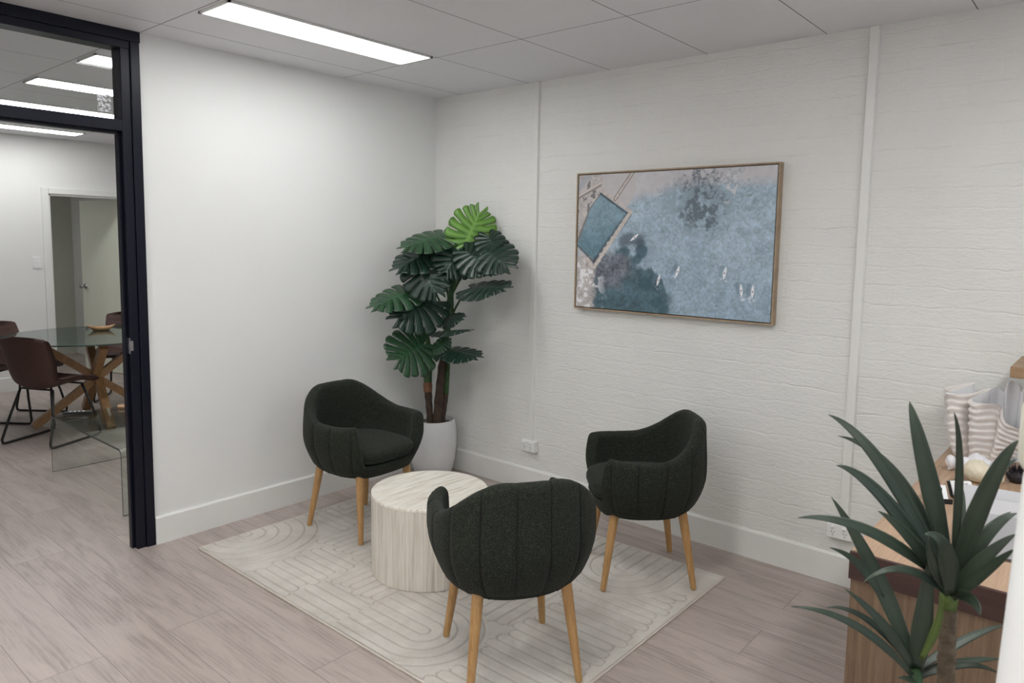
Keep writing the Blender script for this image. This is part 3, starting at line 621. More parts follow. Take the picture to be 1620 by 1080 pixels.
# ------------------------------------------------------------------ meeting room: table, chairs, glass coffee table
t = empty('dining_table', (-3.03, -1.19, 0), 0, 'round glass meeting table on crossed oak beams', 'table')
R_ = .69
B().lathe([(.0, .738), (R_-.003, .738), (R_, .741), (R_, .747), (R_-.003, .750), (0, .750)], 96).build('glass_top', M['glass'], t, True, 40)
tag(B().lathe([(R_+.0004, .7395), (R_+.0008, .7395), (R_+.0008, .7485), (R_+.0004, .7485)], 96).build('top_rim', M['glass_edge'], t, True, 40), 'dark green polished edge')
az0 = math.atan2(.945, .327)
for k in range(4):
    a = az0+radians(100+90*k); d = Vector((cos(a), sin(a), 0)); off = Vector((-d.y, d.x, 0))*.012
    B().beam(d*-.42+Vector((0, 0, .697))+off, d*.47+Vector((0, 0, .008))+off, .062, .062).build('crossed_leg', M['oak_star'], t)
def dining_chair(label):
    root = empty('dining_chair', (0, 0, 0), 0, label, 'chair', 'brown meeting chairs')
    ctr = [(.235, .452), (.20, .468), (.10, .462), (0, .452), (-.10, .446), (-.165, .456), (-.205, .50), (-.228, .58), (-.245, .68), (-.262, .78), (-.272, .84)]
    pr = []
    for i in range(len(ctr)-1):
        p0, p1, p2, p3 = (Vector(ctr[max(0, min(len(ctr)-1, i+k))]) for k in (-1, 0, 1, 2))
        for s_ in range(5):
            q = s_/5; pr.append(.5*((2*p1)+(p2-p0)*q+(2*p0-5*p1+4*p2-p3)*q*q+(3*p1-p0-3*p2+p3)*q**3))
    pr.append(Vector(ctr[-1])); n_ = len(pr); rows_t, rows_b = [], []
    for i, p in enumerate(pr):
        u = i/(n_-1); tg = (pr[min(i+1, n_-1)]-pr[max(i-1, 0)]).normalized(); nr = Vector((tg.y, -tg.x))     # towards sitter
        hw = .235-.02*sm(.45, .6, u)*sm(.8, .6, u)
        hw *= sqrt(max(.02, 1-max(0, (u-.90)/.105)**2.6))*.0+1
        e1 = max(0, (u-.90)/.10); hw = hw*(1-.16*e1**2.2); e0 = max(0, (.07-u)/.07); hw = hw*(1-.12*e0**2)
        a, b_ = [], []
        quilt = .006*(abs(sin((u-.62)/.36*pi*6)) if .62 < u < .96 else 1)
        for k in range(17):
            v_ = -1+k/8; edge = 1-max(0, (abs(v_)-.86)/.14)**2; thk = .036*sqrt(max(0.02, edge))
            lift = .075*abs(v_)**2.4*(sm(.0, .35, u))*(1-.45*sm(.7, 1, u)); q = p+nr*lift
            mid = Vector((q.x, v_*hw, q.y)); nn = Vector((nr.x, 0, nr.y))
            mid.z -= .03*e1**2*abs(v_)**3
            a.append(mid+nn*(thk/2-.006+quilt*edge)); b_.append(mid-nn*thk/2)
        rows_t.append(a); rows_b.append(b_)
    P = [rows_t[i]+rows_b[i][::-1]+[rows_t[i][0]] for i in range(n_)]
    b = B().grid(P); nv = len(P[0]); b.f += [tuple(range(nv-1))[::-1], tuple((n_-1)*nv+k for k in range(nv-1))]; b.mi += [0, 0]
    b.build('seat_shell', M['brown'], root, True)
    for s in (-1, 1):
        y1, y0 = s*.225, s*.150
        pts = [(.135, y0, .432), (.185, s*.20, .22), (.222, y1, .04), (.215, y1, .014), (.19, y1, .009), (-.215, y1, .009), (-.24, y1, .014), (-.247, y1, .04), (-.19, s*.20, .22), (-.135, y0, .428)]
        B().tube(pts, .0095, 10).build('sled_leg', M['black_metal'], root, True)
    B().tube([(.14, -.15, .432), (.14, .15, .432)], .008, 8).tube([(-.135, -.15, .428), (-.135, .15, .428)], .008, 8).build('seat_bracket', M['black_metal'], root, True)
    return root
q = dining_chair('nearest brown sled-leg meeting chair, back turned, in front of the round glass table'); put(q, -2.585, -1.665, 117, 0)
q2 = copy_tree(q); q2['label'] = 'brown sled-leg meeting chair at the left edge, partly behind the nearest brown chair'; put(q2, -3.52, -1.60, 38, 0)
q3 = copy_tree(q); q3['label'] = 'brown meeting chair beyond the round glass table, beside the black door jamb'; put(q3, -3.74, -.67, -38, 0)
# bent-glass coffee table
gx0, gx1, gy0, gy1, gz, gt = -1.700, -.518, -1.947, -1.38, .392, .012
prof = [(gx0, 0)]+[(gx0+.04-.04*cos(a), gz-.04+.04*sin(a)) for a in np.linspace(0, pi/2, 7)]+[(gx1-.04+.04*sin(a), gz-.04+.04*cos(a)) for a in np.linspace(0, pi/2, 7)]+[(gx1, 0)]
inn = [(gx0+gt, 0)]+[(gx0+.04-(.04-gt)*cos(a), gz-.04+(.04-gt)*sin(a)) for a in np.linspace(0, pi/2, 7)]+[(gx1-.04+(.04-gt)*sin(a), gz-.04+(.04-gt)*cos(a)) for a in np.linspace(0, pi/2, 7)]+[(gx1-gt, 0)]
t = empty('glass_coffee_table', ((gx0+gx1)/2, (gy0+gy1)/2, 0), 0, 'low bent-glass coffee table just inside the black doorway', 'coffee table')
cxm, cym = (gx0+gx1)/2, (gy0+gy1)/2
b = B().grid([[(x_-cxm, y_-cym, z_) for x_, z_ in prof] for y_ in (gy0, gy1)]).grid([[(x_-cxm, y_-cym, z_) for x_, z_ in inn] for y_ in (gy0, gy1)])
b.build('bent_glass_body', M['bent_glass'], t, True, 40)
eb = B()
for y_ in (gy0, gy1): eb.grid([[(p[0]-cxm, y_-cym, p[1]), (q_[0]-cxm, y_-cym, q_[1])] for p, q_ in zip(prof, inn)])
for a, b2 in ((prof[0], inn[0]), (prof[-1], inn[-1])): eb.grid([[(p[0]-cxm, y_-cym, p[1]+.0005) for p in (a, b2)] for y_ in (gy0, gy1)])
tag(eb.build('glass_edge', M['glass_edge'], t), 'dark green polished edge of the glass')
# things on the tables
t = empty('remote_control', (-1.63, -1.80, gz), radians(58), 'small black remote control with white buttons lying on the glass coffee table', 'remote control')
B().box(-.085, .085, -.022, .022, .0, .014, bev=.004).build('case', M['black_card'], t)
for k in range(4): B().box(-.05+.026*k, -.036+.026*k, -.008, .008, .014, .0165, bev=.001).build('button', M['card'], t)
o = B().lathe([(.0, 0), (.050, 0), (.055, .004), (.055, .012), (.050, .016), (0, .016)], 32).build('wooden_coaster', M['oak_star'], None, True, 40); o.location = (-1.60, -1.50, gz+.0005)
tag(o, 'round wooden coaster on the low glass table behind the black remote', 'coaster')
Q = []
for i in range(28):
    a = 2*pi*i/28; ex, ey = .115*cos(a), .05*sin(a)
    Q.append([Vector((ex*r, ey*r, z+.018*abs(cos(a))**3*(r > .5)*(z > .01))) for r, z in ((.0, 0), (.55, 0), (.85, .015), (1, .034), (.93, .034), (.75, .016), (.4, .008), (0, .007))])
o = B().grid(Q, True).build('wooden_dish', M['oak_star'], None, True); o.location = (-3.27, -1.05, .7505); o.rotation_euler = (0, 0, radians(75))
tag(o, 'boat-shaped wooden dish on the round glass meeting table', 'dish')

# ------------------------------------------------------------------ monstera
def leaf_mesh(L, Wd, seed, droop, fold, NF=8):
    r_ = random.Random(seed); vs, fs, vein = [], [], []
    def surf(xx, yy):      # bend
        u = xx/L; return Vector((xx, yy, -droop*L*(max(u, -.2)**2)-fold*abs(yy)**1.5/sqrt(Wd)+.10*abs(yy)*sm(0, .4, abs(yy)/Wd)*0))
    NC = 5
    mid = lambda t_: t_*L*.86
    for sd in (-1, 1):
        for fI in range(NF):
            grid_ = []; gap = .06+.09*r_.random() if NF > 1 else 0; s0 = .40+.16*r_.random(); tl = .94+.1*r_.random()
            for k in range(NC):
                cl = -1+2*k/(NC-1); rowp = []
                for m in range(9):
                    s_ = m/8; g_ = gap*sm(s0, s0+.10, s_)
                    c2_ = cl*(1-g_); tt = (fI+.5+.5*c2_)/NF
                    if s_ <= s0: tt = (fI+.5+.5*cl*(1-0))/NF
                    al = radians(148*(1-tt)**1.25+20*tt+10)
                    ln_ = Wd*(.66+.50*sin(pi*min(1, tt*1.05+.12))**.8-.20*tt**3)*tl*(1-.07*abs(cl)**3)
                    sv = s_*ln_; x_ = mid(tt**1.15)+cos(al)*sv+.16*ln_*s_*s_; y_ = sin(al)*sv*(1-.05*s_)
                    p = surf(x_, sd*y_)
                    p.z += -.004*abs(cl)*sm(.0, .5, s_)*Wd/.15
                    rowp.append((p, 1 if (m == 0) else (.8 if k == 2 and m < 8 else 0)))
                grid_.append(rowp)
            b0 = len(vs)
            for rowp in grid_:
                for p, vv in rowp: vs.append(p); vein.append(vv)
            for k in range(NC-1):
                for m in range(8):
                    a = b0+k*9+m; q_ = (a, a+9, a+10, a+1); fs.append(q_ if sd > 0 else q_[::-1])
    me = bpy.data.meshes.new('leaf'); me.from_pydata([tuple(v_) for v_ in vs], [], fs)
    bm = bmesh.new(); bm.from_mesh(me); lay = bm.verts.layers.float.new('vein'); bm.verts.ensure_lookup_table()
    for v_, q_ in zip(bm.verts, vein): v_[lay] = q_
    bmesh.ops.remove_doubles(bm, verts=bm.verts, dist=.0006); bm.to_mesh(me); bm.free(); me.update(); return me
PC = Vector((.186, -.186, 0))
mon = empty('potted_monstera', PC, 0, 'tall potted plant with split dark green leaves standing in the room corner', 'potted plant')
def rib_pot(b, prof, n=120, amp=.0022):
    P = []
    for k in range(n):
        a = 2*pi*k/n; P.append([((r+(amp*(k % 2) if 0 < i < 8 else 0))*cos(a), (r+(amp*(k % 2) if 0 < i < 8 else 0))*sin(a), z) for i, (r, z) in enumerate(prof)])
    return b.grid(P, True)
prof = [(.0, .001), (.112, .001), (.128, .012), (.150, .10), (.160, .20), (.162, .26), (.158, .32), (.148, .375), (.143, .385), (.138, .385), (.136, .36), (.134, .34), (0, .34)]
rib_pot(B(), prof).build('pot', M['pot'], mon, True, 50)
B().lathe([(0, .352), (.134, .350)], 40).build('pebbles', M['pebble'], mon, True)['kind'] = 'stuff'
def loc(px, py, d): return at(px, py, d)-PC
def zz(x_, y_): return 560+x_/2.571, 300+y_/2.571
def trunk(pts, rs, mat, name, ring=True):
    P = [loc(*zz(x_, y_), d) for x_, y_, d in pts]; out, ro = [], []
    for i in range(len(P)-1):
        for k in range(6):
            q = k/6; out.append(P[i].lerp(P[i+1], q)); r = rs[i]+(rs[i+1]-rs[i])*q; ro.append(r*(1+(.10 if (k % 3 == 0 and ring) else 0)))
    out.append(P[-1]); ro.append(rs[-1]); return B().tube(out, ro, 12).build(name, mat, mon, True)
DT = 4.93
trunk([(335, 990, DT), (345, 860, DT-.01), (358, 720, DT-.02), (376, 600, DT-.03)], [.030, .030, .026, .018], M['trunk'], 'trunk')
trunk([(314, 990, DT), (306, 880, DT), (300, 800, DT)], [.022, .022, .026], M['trunk'], 'trunk')
trunk([(300, 806, DT), (300, 740, DT), (306, 660, DT-.02), (296, 580, DT-.04)], [.027, .030, .022, .012], M['stem'], 'leaf_sheath', False)
trunk([(350, 990, DT+.01), (364, 890, DT+.02), (374, 825, DT+.01)], [.022, .021, .019], M['trunk'], 'trunk')
trunk([(374, 830, DT+.01), (378, 740, DT), (388, 660, DT)], [.019, .020, .010], M['stem'], 'leaf_sheath', False)
trunk([(372, 612, DT-.03), (388, 500, DT-.05), (398, 360, DT-.07)], [.020, .030, .012], M['stem'], 'leaf_sheath', False)
trunk([(301, 822, DT-.003), (300, 795, DT-.003), (299, 785, DT)], [.028, .031, .029], M['sheath'], 'dry_sheath', False)
camd = (CAM-Vector((.3, -.4, 1.2))).normalized()
# base, tip (in the plant's own drawing), depth at base and tip, width ratio, facing, droop, fold, material, stem root
leaves = [
 ((452, 226), (520, 72), 4.62, 4.66, .62, .95, .02, .25, 'leaf_light', (398, 400)),
 ((372, 182), (182, 236), 4.66, 4.44, .40, .38, .10, .5, 'leaf_mid', (392, 420)),
 ((338, 236), (158, 322), 4.70, 4.46, .42, .38, .14, .5, 'leaf_dark', (384, 440)),
 ((262, 296), (346, 434), 4.58, 4.50, .62, .85, .04, .3, 'leaf_dark', (376, 520)),
 ((250, 402), (54, 486), 4.62, 4.36, .34, .44, .05, .5, 'leaf_mid', (366, 520)),
 ((318, 452), (160, 530), 4.64, 4.44, .60, .70, .10, .4, 'leaf_dark', (350, 560)),
 ((284, 628), (164, 700), 4.66, 4.46, .68, .85, .04, .35, 'leaf_mid', (304, 700)),
 ((440, 236), (368, 346), 4.62, 4.52, .66, .80, .06, .4, 'leaf_dark', (398, 420)),
 ((520, 236), (642, 318), 4.56, 4.36, .52, .72, .10, .35, 'leaf_dark', (402, 420)),
 ((456, 250), (566, 330), 4.56, 4.42, .54, .70, .10, .5, 'leaf_dark', (400, 430)),
 ((478, 398), (626, 396), 4.56, 4.30, .46, .45, .06, .35, 'leaf_dark', (404, 500)),
 ((366, 524), (450, 518), 4.72, 4.60, .42, .55, .06, .8, 'leaf_dark', (374, 600)),
 ((340, 578), (486, 562), 4.70, 4.52, .30, .20, .10, .6, 'leaf_dark', (374, 620)),
 ((388, 652), (514, 680), 4.70, 4.50, .44, .32, .06, .4, 'leaf_dark', (384, 740)),
 ((372, 612), (326, 678), 4.72, 4.66, .44, .60, .06, .8, 'leaf_mid', (374, 640)),
 ((548, 190), (580, 262), 4.60, 4.50, .70, .75, .10, .4, 'leaf_dark', (402, 420)),
]
for i, (b_, t_, d0, d1_, wr, fc, dr, fo, mt, rt) in enumerate(leaves):
    pb = loc(*zz(*b_), d0); pt_ = loc(*zz(*t_), d1_); L = (pt_-pb).length; xa = (pt_-pb).normalized()
    nr = (camd*fc+Vector((0, 0, 1))*(1-fc)); nr = (nr-xa*nr.dot(xa)).normalized(); ya = nr.cross(xa)
    me = leaf_mesh(L, L*wr*.90, 11+i, dr*.45, fo*.35)
    o = link('leaf', me, M[mt], mon, True); o.matrix_local = Matrix(((xa.x, ya.x, nr.x, pb.x), (xa.y, ya.y, nr.y, pb.y), (xa.z, ya.z, nr.z, pb.z), (0, 0, 0, 1)))
    sl = o.modifiers.new('thickness', 'SOLIDIFY'); sl.thickness = .0016; sl.offset = 0
    if mt == 'leaf_light': o['label'] = 'bright green top leaf'
    ps = loc(*zz(*rt), DT-.04); mdl = ps.lerp(pb, .5)+Vector((0, 0, .05)); inv = Matrix(((xa.x, ya.x, nr.x, pb.x), (xa.y, ya.y, nr.y, pb.y), (xa.z, ya.z, nr.z, pb.z), (0, 0, 0, 1))).inverted()
    cv = [inv @ (ps*(1-q)**2+mdl*2*q*(1-q)+pb*q*q) for q in [k/10 for k in range(11)]]
    st = B().tube(cv, [.008-.0035*k/10 for k in range(11)], 8).build('petiole', M['stem'], o, True)

# ------------------------------------------------------------------ reception desk, shelf and what stands on them
DKX, DKY, DKZ = 3.265, -1.462, .766
t = empty('reception_desk', (DKX, DKY, 0), 0, 'oak desk with a dark edge band standing along the brick wall at the right', 'desk')
B().box(.0, 1.05, .012, 1.455, DKZ-.078, DKZ).build('desktop', M['desk_top'], t)
tag(B().box(-.0005, 1.05, .0, .012, DKZ-.078, DKZ-.0003).build('edge_band', M['desk_edge'], t), 'dark red-brown front edge band')
B().box(.004, 1.05, .010, .040, .0, DKZ-.079).build('end_panel', M['desk_panel'], t)
B().box(.004, .030, .040, 1.44, .0, DKZ-.079).build('side_panel', M['desk_panel'], t)
o = B().box(3.492, 4.3, -.36, -.001, 1.145, 1.186, bev=.0015).build('floating_shelf', M['shelf']); tag(o, 'thick oak wall shelf at the right edge above the clam shell', 'shelf')

# giant clam: two folded valves, each a rim curve (across, back, height above the desk) drawn down to a smaller base
def valve(par, name, org, ctrl, shr, frill, nfr, mats, facing):
    nu, nv = 15, 60; er = Vector((.989, .148, 0)); ed = Vector((-.148, .989, 0)); rim_ = []
    P_ = [Vector(c_) for c_ in ctrl]; n_ = len(P_)
    for i in range(n_-1):
        p0, p1, p2, p3 = (P_[max(0, min(n_-1, i+k))] for k in (-1, 0, 1, 2))
        for k in range(nu): q = k/nu; rim_.append(.5*((2*p1)+(p2-p0)*q+(2*p0-5*p1+4*p2-p3)*q*q+(3*p1-p0-3*p2+p3)*q**3))
    rim_.append(P_[-1]); m = len(rim_); bx_, by_, sx_, sy_ = shr
    out = [[None]*nv for _ in range(m)]; inn_ = [[None]*nv for _ in range(m)]
    for j in range(nv):
        v_ = j/(nv-1); g_ = v_**.62
        cur = [(bx_+(p.x-bx_)*(sx_+(1-sx_)*g_), by_+(p.y-by_)*(sy_+(1-sy_)*g_)) for p in rim_]
        for i in range(m):
            p0, p1 = cur[max(0, i-2)], cur[min(m-1, i+2)]; tx, ty = p1[0]-p0[0], p1[1]-p0[1]; L_ = sqrt(tx*tx+ty*ty)+1e-9; ox, oy = ty/L_*facing, -tx/L_*facing
            u_ = i/m; fz = v_*nfr+.14*sin(u_*31)+.10*sin(u_*57+v_*6); fr = fz % 1
            f_ = .0025+frill*(sm(0, .86, fr)*(1-.85*sm(.88, 1, fr)))*(.5+.5*v_)*(1+.35*sin(u_*43+int(fz)*2.3)); z_ = v_*rim_[i].z
            for arr, o_, dz in ((out, f_, -.12*f_), (inn_, -.0025, .002 if j == nv-1 else 0)):
                q = org+er*(cur[i][0]+ox*o_)+ed*(cur[i][1]+oy*o_)-SH; arr[i][j] = Vector((q.x, q.y, z_+dz+.001))
    b = B().grid(out, mi=0).grid([r[::-1] for r in inn_], mi=1)
    b.grid([[out[i][-1], inn_[i][-1]] for i in range(m)], mi=0).grid([[inn_[i][0], out[i][0]] for i in range(m)], mi=0)
    for i in (0, m-1): b.grid([[inn_[i][j], out[i][j]] for j in range(nv)], mi=0)
    return b.build(name, mats, par, True)
SH = Vector((3.40, -.19, DKZ)); OR = Vector((3.256, -.215, DKZ))
t = empty('clam_shell', SH, 0, 'large white ruffled giant clam shell standing open on the desk', 'shell ornament')
z_ = DKZ
valve(t, 'front_valve', OR, [(r, d*.8, h-z_) for r, d, h in ((.002, .06, 1.04), (.034, .11, 1.045), (.10, .17, 1.06), (.104, .15, 1.058), (.060, .085, 1.04), (.020, .03, 1.03), (.012, .012, 1.03), (.024, -.004, 1.03), (.063, .0, 1.03), (.110, .045, 1.035), (.158, .118, 1.05), (.164, .105, 1.05), (.150, .065, 1.043), (.115, .0, 1.03), (.100, -.04, 1.02), (.108, -.062, 1.012), (.130, -.062, 1.01), (.180, -.04, 1.01), (.203, -.034, 1.0), (.208, -.058, .965), (.222, -.066, .945), (.250, -.05, .93), (.292, -.02, .905))],
      (.135, .03, .56, .42), .0075, 9.0, [M['shell'], M['shell_in']], 1)
valve(t, 'rear_valve', OR, [(r, d, h-z_) for r, d, h in ((.146, .080, .98), (.158, .088, 1.03), (.170, .105, 1.05), (.192, .128, 1.055), (.212, .108, 1.04), (.218, .088, 1.06), (.224, .094, 1.085), (.242, .122, 1.085), (.262, .125, 1.07), (.270, .096, 1.05), (.278, .092, 1.072), (.292, .118, 1.075), (.312, .130, 1.055), (.335, .11, 1.02))],
      (.24, .055, .55, .40), .002, 5.0, [M['shell_in'], M['shell_in']], -1)

# carved white bone-like ornament
def blob(name, pts, rs, mat, par=None, n=16, lump=.12, seed=1):
    r_ = random.Random(seed); out, ro = [], []
    P = [Vector(p) for p in pts]
    for i in range(len(P)-1):
        for k in range(6): q = k/6; out.append(P[i].lerp(P[i+1], q)); ro.append((rs[i]+(rs[i+1]-rs[i])*(q*q*(3-2*q)))*(1+lump*(r_.random()-.5)))
    out.append(P[-1]); ro.append(rs[-1]); return B().tube(out, ro, n).build(name, mat, par, True)
z = DKZ
o = blob('bone_ornament', [(3.316, -.405, z+.026), (3.328, -.402, z+.030), (3.352, -.392, z+.024), (3.380, -.380, z+.032), (3.415, -.375, z+.040), (3.445, -.378, z+.034), (3.462, -.382, z+.026)], [.012, .028, .018, .024, .036, .028, .014], M['ceramic'], None, 18, .22, 4)
tag(o, 'white carved bone-like ornament lying in front of the clam shell', 'ornament')
# knobbly cream ball
P = []
for i in range(48):
    a = 2*pi*i/48; row = []
    for j in range(25):
        b_ = pi*j/24-pi/2; rr = .044*(1+.045*max(0, sin(6*a+j*.9)*cos(4.5*b_*2))+.03*sin(9*a)*sin(8*b_)); row.append((rr*cos(b_)*cos(a), rr*cos(b_)*sin(a), rr*sin(b_)*.92))
    P.append(row)
o = B().grid(P, True).build('knobbly_ball', M['cream'], None, True); o.location = (3.432, -.500, z+.0415)
tag(o, 'knobbly cream ball ornament beside the white bone-like ornament', 'ornament')
b = B()
for k in range(26):
    a = random.uniform(2.4, 5.4); r1 = random.uniform(.05, .085); b.tube([(.02*cos(a), .02*sin(a), .004), (.6*r1*cos(a+.1), .6*r1*sin(a+.1), .009), (r1*cos(a+.2), r1*sin(a+.2), .003)], .0012, 5)
o = b.build('dry_grass_sprig', M['twine']); o.location = (3.425, -.545, z); tag(o, 'dry olive grass sprig under the knobbly cream ball', 'dried grass')
# sea urchin
u_ = empty('spiny_urchin', (3.545, -.40, z), 0, 'purple-black spiny urchin ornament right of the knobbly cream ball', 'ornament')
B().lathe([(0, 0), (.022, .002), (.034, .018), (.030, .034), (.014, .044), (0, .046)], 20).build('body', M['urchin'], u_, True)
b = B()
for k in range(150):
    a = random.uniform(0, 2*pi); e = random.uniform(.05, 1.45); d = Vector((cos(a)*cos(e), sin(a)*cos(e), sin(e))); b.tube([Vector((0, 0, .02))+d*.026, Vector((0, 0, .02))+d*random.uniform(.042, .056)], [.0018, .0004], 5)
b.build('spines', M['urchin'], u_)['kind'] = 'stuff'
o = B().lathe([(0, 0), (.014, .002), (.022, .014), (.020, .028), (.008, .036), (0, .037)], 18).build('cream_shell', M['cream'], None, True); o.location = (3.492, -.455, z); tag(o, 'small rounded cream shell between the knobbly ball and the urchin', 'shell')
# business cards in black holders
def card_stand(x_, y_, rz, label):
    t = empty('card_holder', (x_, y_, z), rz, label, 'card holder', 'black business card holders'); t.scale = (.78, .78, .78)
    B().box(-.052, .052, -.030, .006, 0, .010, bev=.001).box(-.052, .052, -.030, -.026, .010, .022, bev=.001).add([(-.052, .004, .004), (.052, .004, .004), (.052, .040, .060), (-.052, .040, .060), (-.052, .008, .002), (.052, .008, .002), (.052, .044, .059), (-.052, .044, .059)], [(0, 1, 2, 3), (7, 6, 5, 4), (0, 4, 5, 1), (1, 5, 6, 2), (2, 6, 7, 3), (3, 7, 4, 0)]).build('holder', M['black_card'], t)
    c_ = B()
    for k in range(6):
        o_ = -.0016*k-.002; vs = [(sx*.044, .0+o_+yy, zz_) for yy, zz_ in ((.002, .012), (.036, .064)) for sx in (-1, 1)]
        vs += [(a, b_-.0009, c2_) for a, b_, c2_ in vs]; c_.add(vs, [(0, 1, 3, 2), (4, 6, 7, 5), (0, 4, 5, 1), (2, 3, 7, 6), (0, 2, 6, 4), (1, 5, 7, 3)])
    cs = c_.build('business_cards', M['card'], t)
    k = B()
    for u0_, u1_, v0, v1 in ((-.034, .010, .30, .36), (-.034, .022, .42, .46), (-.034, .016, .52, .56), (-.012, .026, .66, .86)):
        vs = [(a, -.0112+.002+.034*v_-.0006, .012+.052*v_) for v_ in (v0, v1) for a in (u0_, u1_)]; k.add(vs, [(0, 1, 3, 2)])
    k.build('printed_lines', M['ink'], cs)
card_stand(3.425, -.725, radians(38), 'black card holder with white cards, right one behind the tall spiky blade')
card_stand(3.365, -.835, radians(34), 'black card holder with white cards nearest the desk corner')
o = B().box(-.018, .018, -.05, .05, 0, .012, bev=.004).build('stapler', M['black_card']); o.location = (3.312, -.905, z); o.rotation_euler = (0, 0, radians(25)); tag(o, 'small black object lying left of the card holders', 'desk accessory')
# brochure stand
t = empty('brochure_stand', (3.585, -1.21, z), radians(10), 'pale grey plastic brochure stand with pale leaflets behind the spiky plant', 'brochure stand')
def slab(b, w0, w1, y0, z0, y1, z1, th=.003, rnd=.0):
    pts = [(w0, z0), (w1, z0), (w1, z1), (w0, z1)]
    if rnd: pts = [(w0+rnd, z0), (w1-rnd, z0), (w1-rnd*.3, z0+(z1-z0)*.03), (w1, z0+(z1-z0)*.1), (w1, z1), (w0, z1), (w0, z0+(z1-z0)*.1), (w0+rnd*.3, z0+(z1-z0)*.03)]
    n_ = len(pts); f_ = lambda z_: y0+(y1-y0)*(z_-z0)/(z1-z0)
    vs = [(a, f_(b_), b_) for a, b_ in pts]+[(a, f_(b_)+th, b_) for a, b_ in pts]
    b.add(vs, [tuple(range(n_)), tuple(range(n_, 2*n_))[::-1]]+[(i, (i+1) % n_, n_+(i+1) % n_, n_+i) for i in range(n_)])
b = B(); slab(b, -.11, .11, .03, .002, .075, .168, .003, .012); b.build('back_plate', M['leaflet'], t)
b = B(); slab(b, -.075, .065, -.035, .0, .004, .115, .003, .02); b.box(-.075, .065, -.034, .03, 0.0, .003); b.build('front_pocket', M['acrylic'], t)
b = B(); slab(b, -.068, .058, -.022, .005, .030, .148, .004); b.build('leaflet', M['leaflet'], t)

# ------------------------------------------------------------------ yucca in the foreground
YP = at(1497, 1000, 1.5); YP = Vector((YP.x, YP.y, 0))
yu = empty('potted_yucca', YP, 0, 'spiky sword-leaved plant on a bare trunk in front of the oak desk', 'potted plant')
def yl(x_, y_, d): return at(1250+x_/2.076, 560+y_/2.076, d)-YP
def blade(tip, mid, base, wpx, dt, dm, db, mat='yucca', tw=0.0, pnt=1.0):
    p0, p1, p2 = yl(*base, db), yl(*mid, dm), yl(*tip, dt); c_ = 2*p1-.5*(p0+p2); n_ = 18; wd = wpx/2.076/FPX*1.5
    vs, fs, ve = [], [], []
    for i in range(n_+1):
        q = i/n_; p = p0*(1-q)**2+c_*2*q*(1-q)+p2*q*q; tg = (c_-p0)*(1-q)*2+(p2-c_)*2*q; tg.normalize()
        vw = (CAM-YP-p).normalized(); vw = (vw+Vector((0, 0, .35))+Vector((tw, -tw, 0))).normalized(); sd = tg.cross(vw).normalized(); nn = sd.cross(tg)
        ww = wd/2*(.55+.45*sm(0, .35, q))*(1-q**2.2)**.9+.0004
        for k in (-1, -.5, 0, .5, 1): vs.append(p+sd*ww*k+nn*ww*.28*abs(k)); ve.append(.35 if k == 0 else 0)
    for i in range(n_):
        for k in range(4): a = i*5+k; fs.append((a, a+1, a+6, a+5))
    o = pyd('leaf', vs, fs, M[mat], yu, True); at_ = o.data.attributes.new('vein', 'FLOAT', 'POINT'); at_.data.foreach_set('value', ve)
    s_ = o.modifiers.new('thickness', 'SOLIDIFY'); s_.thickness = .0016; s_.offset = 0
    return o
b_ = [
 ((392, 155), (440, 350), (520, 700), 64, 1.52, 1.50, 1.50), ((125, 198), (292, 352), (505, 715), 52, 1.60, 1.54, 1.50), ((157, 268), (345, 395), (512, 720), 44, 1.62, 1.57, 1.51),
 ((152, 365), (296, 462), (490, 720), 50, 1.46, 1.46, 1.49), ((538, 190), (556, 380), (532, 720), 26, 1.38, 1.42, 1.49), ((750, 282), (652, 440), (535, 740), 60, 1.36, 1.40, 1.49),
 ((745, 345), (650, 455), (540, 740), 40, 1.56, 1.55, 1.51), ((290, 515), (390, 602), (505, 750), 46, 1.40, 1.44, 1.49), ((25, 537), (250, 578), (490, 735), 42, 1.40, 1.42, 1.49),
 ((240, 750), (372, 708), (515, 790), 28, 1.36, 1.40, 1.48), ((745, 522), (640, 598), (535, 760), 52, 1.46, 1.46, 1.49), ((725, 518), (640, 590), (545, 740), 34, 1.60, 1.56, 1.51),
 ((742, 590), (640, 668), (530, 785), 46, 1.40, 1.43, 1.48), ((736, 640), (650, 708), (535, 800), 38, 1.34, 1.40, 1.48), ((625, 858), (592, 806), (530, 785), 42, 1.38, 1.42, 1.47),
 ((440, 592), (505, 640), (525, 790), 62, 1.36, 1.40, 1.47), ((563, 428), (562, 540), (535, 730), 32, 1.60, 1.56, 1.51), ((455, 600), (470, 690), (515, 780), 36, 1.42, 1.43, 1.48)]
for a in b_: blade(*a)
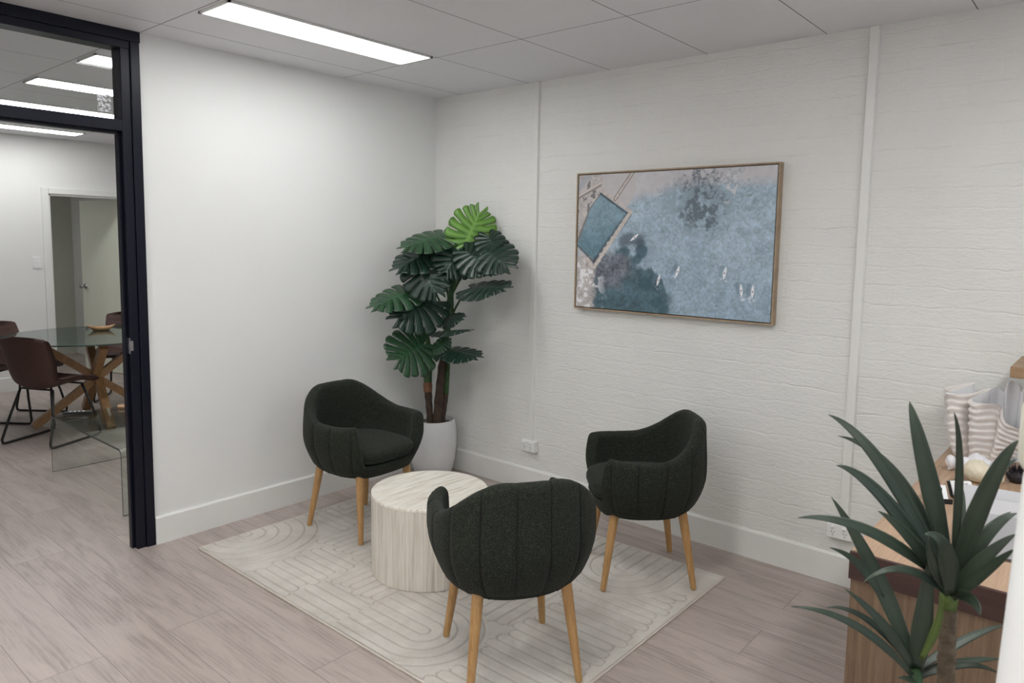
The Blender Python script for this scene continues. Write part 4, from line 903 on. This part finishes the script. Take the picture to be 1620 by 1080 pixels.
l_ = [
 ((460, 655), (440, 850), (415, 1035), 66, 1.46, 1.47, 1.50), ((135, 468), (265, 690), (405, 1010), 58, 1.62, 1.57, 1.51), ((180, 770), (305, 888), (400, 1030), 38, 1.44, 1.46, 1.50), ((118, 832), (248, 868), (385, 1010), 24, 1.50, 1.50, 1.50),
 ((5, 828), (215, 892), (400, 1055), 30, 1.42, 1.44, 1.49), ((130, 635), (225, 690), (300, 800), 32, 1.56, 1.56, 1.55), ((704, 890), (580, 935), (410, 1040), 32, 1.62, 1.58, 1.52), ((695, 1000), (565, 1012), (408, 1052), 32, 1.62, 1.58, 1.52), ((690, 1050), (560, 1020), (412, 1066), 30, 1.44, 1.54, 1.51), ((355, 1062), (392, 1070), (412, 1090), 26, 1.44, 1.46, 1.49)]
for a in l_: blade(*a)
blade((492, 785), (486, 880), (430, 1000), 26, 1.42, 1.44, 1.48, 'yucca_light')
P = [yl(520, 800, 1.5), yl(514, 1000, 1.5), yl(508, 1200, 1.5), Vector((0, 0, .30))]; out, ro = [], []
for i in range(3):
    for k in range(14): q = k/14; out.append(P[i].lerp(P[i+1], q)); ro.append(.0155+.0018*(k % 3 == 0)+.0012*random.random())
out.append(P[-1]); ro.append(.018)
B().tube(out, ro, 16).build('trunk', M['yucca_trunk'], yu, True)
tag(B().tube([yl(519, 835, 1.497), yl(521, 800, 1.496), yl(524, 765, 1.495)], [.0165, .0175, .016], 14).build('green_crown', M['yucca_light'], yu, True), 'yellow-green leaf base at the trunk top')
B().tube([yl(408, 1030, 1.50), yl(414, 1090, 1.50), yl(450, 1200, 1.5), yl(500, 1280, 1.5)], [.012, .014, .013, .012], 12).build('side_shoot', M['stem'], yu, True)
rib_pot(B(), [(r*.8, z_*.95) for r, z_ in prof]).build('pot', M['pot'], yu, True, 50)
B().lathe([(0, .318), (.107, .316)], 40).build('pebbles', M['pebble'], yu, True)['kind'] = 'stuff'

# ------------------------------------------------------------------ white stand at the right edge, close to the camera
SX, SY, TOPZ = 3.7735, -2.3735, 1.316
o = B().lathe([(0, 0), (.098, 0), (.100, .004), (.100, .02), (.0575, TOPZ-.004), (.054, TOPZ), (0, TOPZ)], 64).build('pedestal_stand', M['plastic'], None, True, 40); o.location = (SX, SY, 0)
tag(o, 'white tapered stand at the right edge close to the camera, below the cream jar', 'stand')
pv = [(0, .0005), (.052, .0005), (.061, .006), (.0655, .016), (.066, .05), (.066, .088), (.058, .112), (.042, .13), (.030, .138), (.027, .150), (.023, .150), (.026, .136), (.0, .120)]
o = B().lathe(pv, 48).build('cream_jar', M['vase'], None, True, 50); o.location = (SX, SY, TOPZ)
tag(o, 'cream rounded jar at the right edge standing on the white tapered stand', 'jar')
